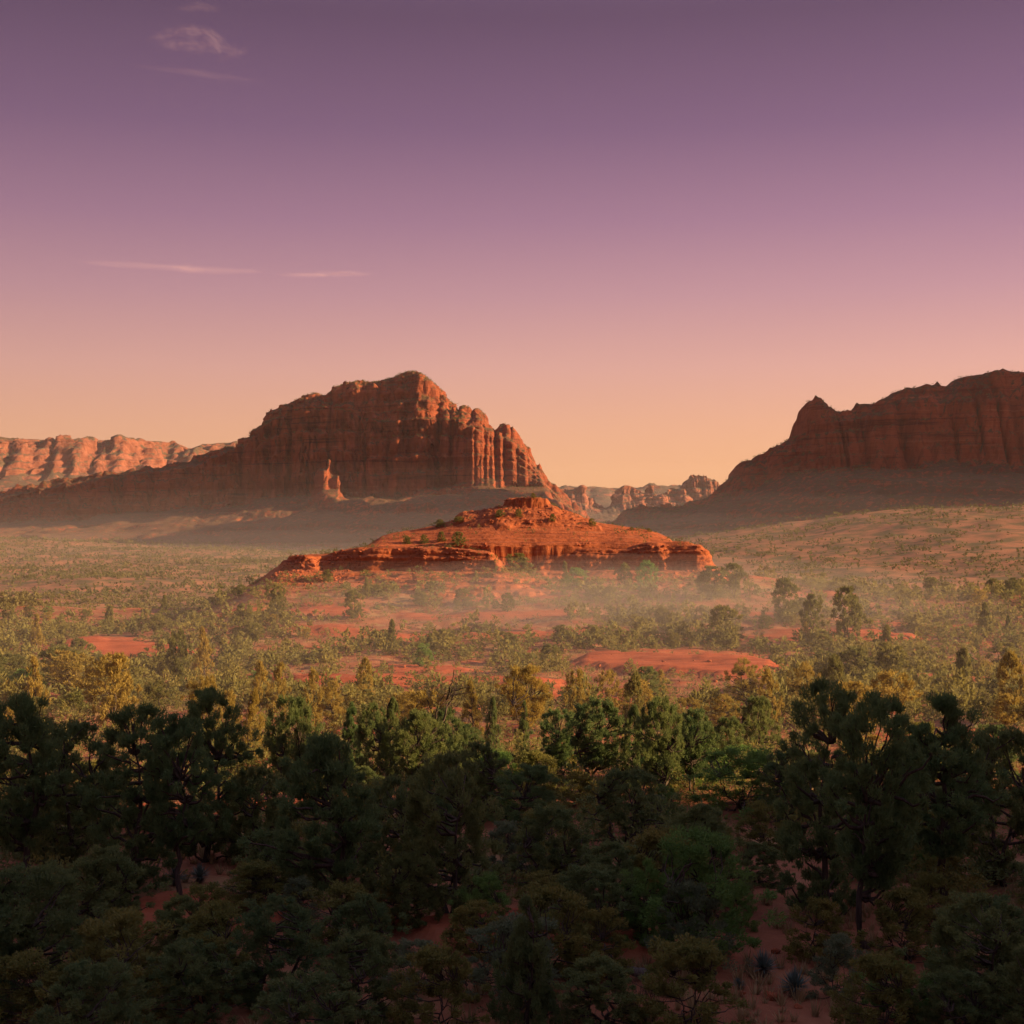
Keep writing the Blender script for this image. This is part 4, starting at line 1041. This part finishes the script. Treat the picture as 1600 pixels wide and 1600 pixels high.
# ------------------------------------------------------------------ rocks
def rock_mesh(seed, n=12):
    import bmesh
    bm = bmesh.new(); bmesh.ops.create_icosphere(bm, subdivisions=2, radius=0.5)
    co = np.array([v.co[:] for v in bm.verts])
    rs = np.random.RandomState(seed)
    for _ in range(n):
        d = unit(rs.normal(size=3)); o = rs.uniform(0.22, 0.42)
        t = co @ d; co = co - np.clip(t - o, 0, None)[:, None] * d
    co += 0.03 * rs.normal(size=co.shape)
    f = np.array([[v.index for v in fa.verts] for fa in bm.faces]); bm.free()
    return co * [1, 0.8, 0.7], f
ROCKS = [rock_mesh(i) for i in range(6)]
def rubble(pts, size, rs):
    V, FF, off = [], [], 0
    for i in range(6):
        m = np.arange(len(pts)) % 6 == i
        v, f = ROCKS[i]
        k = int(m.sum()); a = rs.uniform(0, 6.28, k); c, s = np.cos(a), np.sin(a); w = size[m]
        x = (v[None, :, 0] * c[:, None] - v[None, :, 1] * s[:, None]) * w[:, None] + pts[m][:, 0:1]
        y = (v[None, :, 0] * s[:, None] + v[None, :, 1] * c[:, None]) * w[:, None] + pts[m][:, 1:2]
        z = v[None, :, 2] * w[:, None] + pts[m][:, 2:3]
        V.append(np.stack([x, y, z], -1).reshape(-1, 3))
        FF.append((f[None] + (np.arange(k) * len(v))[:, None, None]).reshape(-1, 3) + off); off += k * len(v)
    return tag(mesh_obj('rubble', np.concatenate(V), np.concatenate(FF), M_BOULDER), kind='stuff')
def cone_pts(px0, px1, y0, y1, n, rs):
    y = rs.uniform(y0, y1, n); px = rs.uniform(px0, px1, n); x = (px - 800) / F * y
    return np.stack([x, y, top_z(x, y)], 1)
pr = np.concatenate([cone_pts(432, 545, 288, 304, 380, rss), cone_pts(1005, 1105, 288, 303, 320, rss), cone_pts(560, 1000, 284, 299, 320, rss), cone_pts(290, 1250, 100, 285, 380, rss)])
rubble(pr, 0.2 + 0.9 * rss.rand(len(pr)) ** 3, rss)
# loose blocks on the knob below the cap and along the rims of the mound
q = rss.rand(16000, 2) * [96, 42] + [-52, 294]
z0 = knoll_z(q[:, 0], q[:, 1]); zf_ = knoll_z(q[:, 0], q[:, 1] - 0.9); zs_ = knoll_z(q[:, 0] + 0.9, q[:, 1])
rim = (z0 - zf_ > 0.7) & (z0 - zf_ < 2.2) & (fbm(q[:, 0] / 5, q[:, 1] / 5, 12.0, 2) > 0.0)
knob = (z0 > 2.3) & (rss.rand(len(q)) < 0.35) & (np.abs(z0 - zf_) < 1.2)
p = np.concatenate([q, z0[:, None]], 1)
pr = np.concatenate([p[rim][:420], p[knob][:420]])
lt = np.stack([rss.uniform(-51.5, -42, 130), rss.uniform(299, 309, 130)], 1); lz = top_z(lt[:, 0], lt[:, 1])
rubble(np.concatenate([lt, lz[:, None] - 0.15], 1), 0.7 + 1.3 * rss.rand(130) ** 2, rss)
rubble(pr, 0.25 + 0.85 * rss.rand(len(pr)) ** 2, rss)
BOULD = [(485, 962, 1.5, 'squarish red boulder on the flat below the left rubble slope'), (1034, 906, 1.6, 'pale red boulder on top of the right rubble slope'),
         (603, 938, 1.2, 'single red boulder on the slope below the left cliff'), (954, 918, 1.3, 'red boulder among bushes under the right cliff'),
         (632, 1043, 0.9, 'small red rock at the end of the left red flat'), (975, 1085, 1.6, 'red block at the edge of a lit ledge behind the shaded wood'),
         (1205, 1558, 0.6, 'grey red stone beside the blue green yucca'), (1150, 1555, 0.45, 'flat stone on the red ground left of the yucca'),
         (1210, 1487, 0.4, 'upright pale stone behind the small yucca'), (895, 1262, 0.7, 'low rock in the little red clearing'), (1245, 1572, 0.25, 'white pebble near the lower right edge')]
for i, (px, py, w, lab) in enumerate(BOULD):
    x, y = on_ground(px, py)
    v, f = ROCKS[i % 6]
    o = mesh_obj('boulder', v, f, M_BOULDER); o.location = (x, y, gz(x, y) + 0.12 * w); o.scale = (w * 1.2, w, w * 0.9); o.rotation_euler = (0, 0, i * 1.3)
    tag(o, lab, 'boulder')

# ------------------------------------------------------------------ yuccas, dead wood, bare bush
def yucca(px, py, w_px, lab, seed):
    rs = np.random.RandomState(seed)
    x, y = on_ground(px, py); s = w_px * y / F / 2
    e = bpy.data.objects.new('yucca', None); COL.objects.link(e); e.location = (x, y, gz(x, y)); e.scale = (s, s, s)
    tag(e, lab, 'yucca', 'yuccas among the near bushes')
    def blades(n, e0, e1, L):
        V, Fq = [], []
        for i in range(n):
            a = rs.uniform(0, 6.28); el = rs.uniform(e0, e1); l = L * rs.uniform(0.75, 1.1)
            d = np.array([math.cos(a) * math.cos(el), math.sin(a) * math.cos(el), math.sin(el)]); sd_ = np.array([-math.sin(a), math.cos(a), 0]) * 0.032
            b = np.array([0, 0, 0.45]); up = np.cross(sd_, d); up /= np.linalg.norm(up) + 1e-9
            q = [b + d * 0.05 - sd_ * .7, b + d * 0.05 + sd_ * .7, b + d * l * 0.5 - sd_, b + d * l * 0.5 + up * 0.02, b + d * l * 0.5 + sd_, b + d * l - up * 0.05 * l]
            o = len(V); V += q
            Fq += [(o, o + 3, o + 2), (o, o + 1, o + 3), (o + 1, o + 4, o + 3), (o + 2, o + 3, o + 5), (o + 3, o + 4, o + 5)]
        return np.array(V), np.array(Fq)
    v, f = blades(120, -0.15, 1.5, 1.0)
    mesh_obj('leaf_rosette', v, f, M_YUCCA, e, False, {'tint': rs.rand(len(v))})
    v, f = blades(70, -1.2, -0.35, 0.6)
    mesh_obj('dead_leaf_skirt', v, f, M_TWIG, e)
    t = Tubes(); t.add([(0, 0, -0.2), (0.02, 0, 0.2), (0, 0, 0.5)], [0.12, 0.13, 0.1], 8); v, f = t.arrays()
    mesh_obj('stem', v, f, M_TWIG, e, True)
yucca(1240, 1555, 66, 'larger blue green yucca on the red ground at the lower right', 3)
yucca(1192, 1525, 62, 'smaller yucca behind and left of the larger blue green yucca', 4)
yucca(1152, 1545, 30, 'tiny flat yucca rosette left of the pair of yuccas', 5)
yucca(276, 1382, 46, 'yucca among bushes at the left edge of the wood', 6)
yucca(314, 1378, 46, 'yucca right beside the edge yucca among bushes', 7)

def branchy(name, part, px, py, h_px, lab, cat, mat, seed, stems, spread, r0, levels=3, group=None, up=0.6, base_z=None, length=0.5, twig_min=0.0025):
    rs = np.random.RandomState(seed)
    x, y = on_ground(px, py); H = h_px * y / F
    T = Tubes()
    def grow(p, d, L, r, lv):
        n = 5
        q = wobble(p, p + d * L, n, L * 0.12, rs); rr = np.linspace(r, r * 0.55, n)
        T.add(q, rr, 6 if lv == levels else 4)
        if lv == 0: return
        for _ in range(rs.randint(2, 4)):
            i = rs.randint(2, n)
            nd = unit(d + rs.normal(size=3) * 0.55 + np.array([0, 0, up * 0.35]))
            grow(q[i], nd, L * rs.uniform(0.5, 0.8), max(rr[i] * 0.62, twig_min), lv - 1)
    for s in range(stems):
        a = rs.uniform(0, 6.28)
        grow(np.array([0, 0, -0.03]), unit(np.array([math.cos(a) * spread, math.sin(a) * spread, 1.0])), length, r0, levels)
    v, f = T.arrays()
    v[:, 2] /= max(v[:, 2].max(), 0.2)
    e = bpy.data.objects.new(name, None); COL.objects.link(e)
    e.location = (x, y, gz(x, y)); e.scale = (H, H, H)
    tag(e, lab, cat, group)
    mesh_obj(part, v, f, mat, e, True)
    return e
branchy('dead_tree', 'trunk', 657, 1252, 205, 'bare dead snag with crooked branches rising above the dark juniper', 'dead tree', M_BARK, 21, 1, 0.05, 0.042, 3, length=0.62, up=0.2, twig_min=0.006)
branchy('bare_bush', 'branches', 838, 1262, 82, 'leafless grey brown twig bush in the middle of the shaded wood', 'bare bush', M_TWIG, 22, 16, 0.45, 0.008, 3, length=0.4)
branchy('bare_bush', 'branches', 800, 1270, 75, 'thinner leafless bush left of the grey brown twig bush', 'bare bush', M_TWIG, 26, 10, 0.4, 0.008, 3, length=0.4)
branchy('bare_bush', 'branches', 1012, 1600, 90, 'scraggly thin bush at the lower edge before the fallen log', 'bare bush', M_TWIG, 23, 9, 0.7, 0.012, 3, length=0.4)
branchy('bare_bush', 'branches', 1050, 1215, 70, 'pale leafless shrub beside the juniper with upright stems', 'bare bush', M_DEAD, 24, 7, 0.35, 0.010, 3, length=0.42)
branchy('bare_bush', 'branches', 1090, 1390, 80, 'bare grey twigs sticking out of the large bright bush', 'bare bush', M_DEAD, 25, 8, 0.7, 0.008, 3, length=0.4)
def fallen_log():
    T = Tubes()
    a, b = on_ground(915, 1538), on_ground(1008, 1528)
    p0, p1 = np.array([*a, gz(*a) + 0.1]), np.array([*b, gz(*b) + 0.12])
    rs = np.random.RandomState(9)
    pts = wobble(p0, p1, 12, 0.25, rs); pts[:, 2] = [gz(q[0], q[1]) + 0.1 + 0.22 * math.sin(i / 11 * 3.1) for i, q in enumerate(pts)]
    T.add(pts, np.linspace(0.05, 0.13, 12), 8)
    for i, d in ((4, (0.3, -0.5, 0.15)), (7, (-0.3, 0.6, 0.3)), (3, (-.5, -.3, .05))):
        T.add(wobble(pts[i], pts[i] + np.array(d) * 1.3, 6, 0.1, rs), np.linspace(0.05, 0.012, 6), 6)
    v, f = T.arrays()
    tag(mesh_obj('fallen_log', v, f, M_DEAD, None, True), 'curved grey fallen log lying on the red ground at the bottom', 'log')
fallen_log()

# ------------------------------------------------------------------ mist lying in the valley
def mist(name, c, r, dens, colr=(0.97, 0.84, 0.75, 1)):
    import bmesh
    bm = bmesh.new(); bmesh.ops.create_uvsphere(bm, u_segments=32, v_segments=16, radius=1.0)
    me = bpy.data.meshes.new(name); bm.to_mesh(me); bm.free()
    m, n, l = mat_new(name + '_air')
    out = n.new('ShaderNodeOutputMaterial'); p = n.new('ShaderNodeVolumePrincipled')
    p.inputs['Color'].default_value = colr; p.inputs['Density'].default_value = dens; p.inputs['Anisotropy'].default_value = 0.1
    l.new(p.outputs[0], out.inputs['Volume']); me.materials.append(m)
    o = bpy.data.objects.new(name, me); COL.objects.link(o); o.location = c; o.scale = r
    tag(o, kind='stuff')
for top, ry, k in ((56, 880, 0.4), (36, 860, 0.6), (18, 830, 0.8), (2, 810, 1.1), (-10, 790, 1.6)):
    mist('mist', (-60, 1270, -60), (1100 + top, ry, top + 60), 0.9e-4 * k)
for r, k in ((1.0, 1.0), (0.78, 1.2), (0.56, 1.6)):
    mist('mist', (24, 262, -15.5), (70 * r, 42 * r, 11.5 * r), 2.1e-3 * k)

for r, k in ((1.0, 1.0), (0.72, 1.0)):
    mist('mist', (0, 165, -17), (150 * r, 118 * r, 13.5 * r), 4.2e-4 * k)

# ------------------------------------------------------------------ thin sunset clouds, far above the haze
def cloud_mat(seed):
    m, n, l = mat_new('cloud_wisp')
    out = n.new('ShaderNodeOutputMaterial')
    at = n.new('ShaderNodeAttribute'); at.attribute_name = 'thick'
    tcn = n.new('ShaderNodeTexCoord')
    nz = noise(n, l, mapping(n, l, tcn.outputs['Object'], (0.0016, 0.0012, 0.009)), 1.0, 6, 0.6)
    r = ramp_node(n, [(0.25, (0, 0, 0)), (0.85, (1, 1, 1))]); l.new(nz, r.inputs[0])
    mu = n.new('ShaderNodeMath'); mu.operation = 'MULTIPLY'; l.new(at.outputs['Fac'], mu.inputs[0]); l.new(r.outputs[0], mu.inputs[1])
    tr = n.new('ShaderNodeBsdfTransparent'); d = n.new('ShaderNodeBsdfDiffuse'); t = n.new('ShaderNodeBsdfTranslucent')
    d.inputs[0].default_value = (0.58, 0.45, 0.47, 1); t.inputs[0].default_value = (0.58, 0.45, 0.47, 1)  # cloud itself is white; its sunset pink is put into the colour
    ad = n.new('ShaderNodeAddShader'); l.new(d.outputs[0], ad.inputs[0]); l.new(t.outputs[0], ad.inputs[1])
    mx = n.new('ShaderNodeMixShader'); l.new(mu.outputs[0], mx.inputs[0]); l.new(tr.outputs[0], mx.inputs[1]); l.new(ad.outputs[0], mx.inputs[2])
    l.new(mx.outputs[0], out.inputs[0])
    return m
def cloud(px_pts, half_px, dist, lab, strength, seed):
    """a gently bent ribbon of cirrus at its real distance, with soft edges"""
    P = np.array(px_pts, float)
    t = np.linspace(0, 1, 80); tt = np.linspace(0, 1, len(P))
    px = np.interp(t, tt, P[:, 0]); py = np.interp(t, tt, P[:, 1])
    s = np.linspace(-1, 1, 15)
    hw = half_px * (0.35 + 0.65 * np.sin(np.pi * np.clip(t, 0.02, 0.98)) ** 0.7)
    rows = []
    th = []
    for k in s:
        d = dist + 900 * k + 200 * np.sin(t * 7 + seed)
        wav = 0.25 * half_px * fbm(t * 6 + seed, k * 0.8, seed, 3)
        rows.append(np.stack([(px - 800) / F * d, d, (HOR - py - k * hw - wav) / F * d], 1))
        edge = (1 - k * k) ** 2 * np.sin(np.pi * t) ** 0.6
        th.append(edge * strength)
    V = np.concatenate(rows)
    c = V.mean(0)
    o = mesh_obj('cloud', V - c, grid_faces(len(s), len(t)), cloud_mat(seed), None, True, {'thick': np.concatenate(th)})
    o.location = c
    tag(o, lab, 'cloud')
cloud([(120, 408), (267, 417), (330, 421), (410, 424)], 8, 17000, 'long thin pink streak of cloud low at the left', 0.36, 1.0)
cloud([(430, 429), (500, 428), (540, 426), (580, 428)], 7, 17000, 'short thin pink streak ending the low cloud line', 0.36, 2.0)
cloud([(225, 60), (280, 44), (318, 48), (352, 60)], 15, 15500, 'upper curved wisp of pink cirrus high on the left', 0.17, 3.0)
cloud([(240, 66), (295, 68), (335, 68), (372, 76)], 16, 15600, 'lower feathery wisp of pink cirrus high on the left', 0.15, 4.0)
cloud([(335, 92), (368, 80), (388, 76)], 10, 15600, 'tiny hooked wisp right of the feathery cirrus', 0.10, 5.0)
cloud([(200, 100), (290, 108), (340, 117), (415, 124)], 8, 15600, 'faint straight trail below the high cirrus', 0.08, 6.0)
cloud([(270, 10), (310, 6), (345, 12)], 9, 15400, 'faint wisp at the very top left', 0.10, 7.0)


# ------------------------------------------------------------------ haze
def haze():
    v = [(x, y, z) for z in (-75, 640) for y in (-420, 14900) for x in (-15600, 15600)]
    f = np.array([(0, 2, 3, 1), (4, 5, 7, 6), (0, 1, 5, 4), (2, 6, 7, 3), (0, 4, 6, 2), (1, 3, 7, 5)])
    m, n, l = mat_new('thin_haze')
    out = n.new('ShaderNodeOutputMaterial'); p = n.new('ShaderNodeVolumePrincipled')
    p.inputs['Color'].default_value = (0.95, 0.86, 0.82, 1); p.inputs['Density'].default_value = 2.1e-5; p.inputs['Anisotropy'].default_value = 0.1
    l.new(p.outputs[0], out.inputs['Volume'])
    o = mesh_obj('haze', np.array(v, float), f, m)
    tag(o, kind='stuff')
haze()
print('tris', sum(len(me.loops) - 2 * len(me.polygons) for me in bpy.data.meshes))
print('done', round(time.time() - T0, 1))
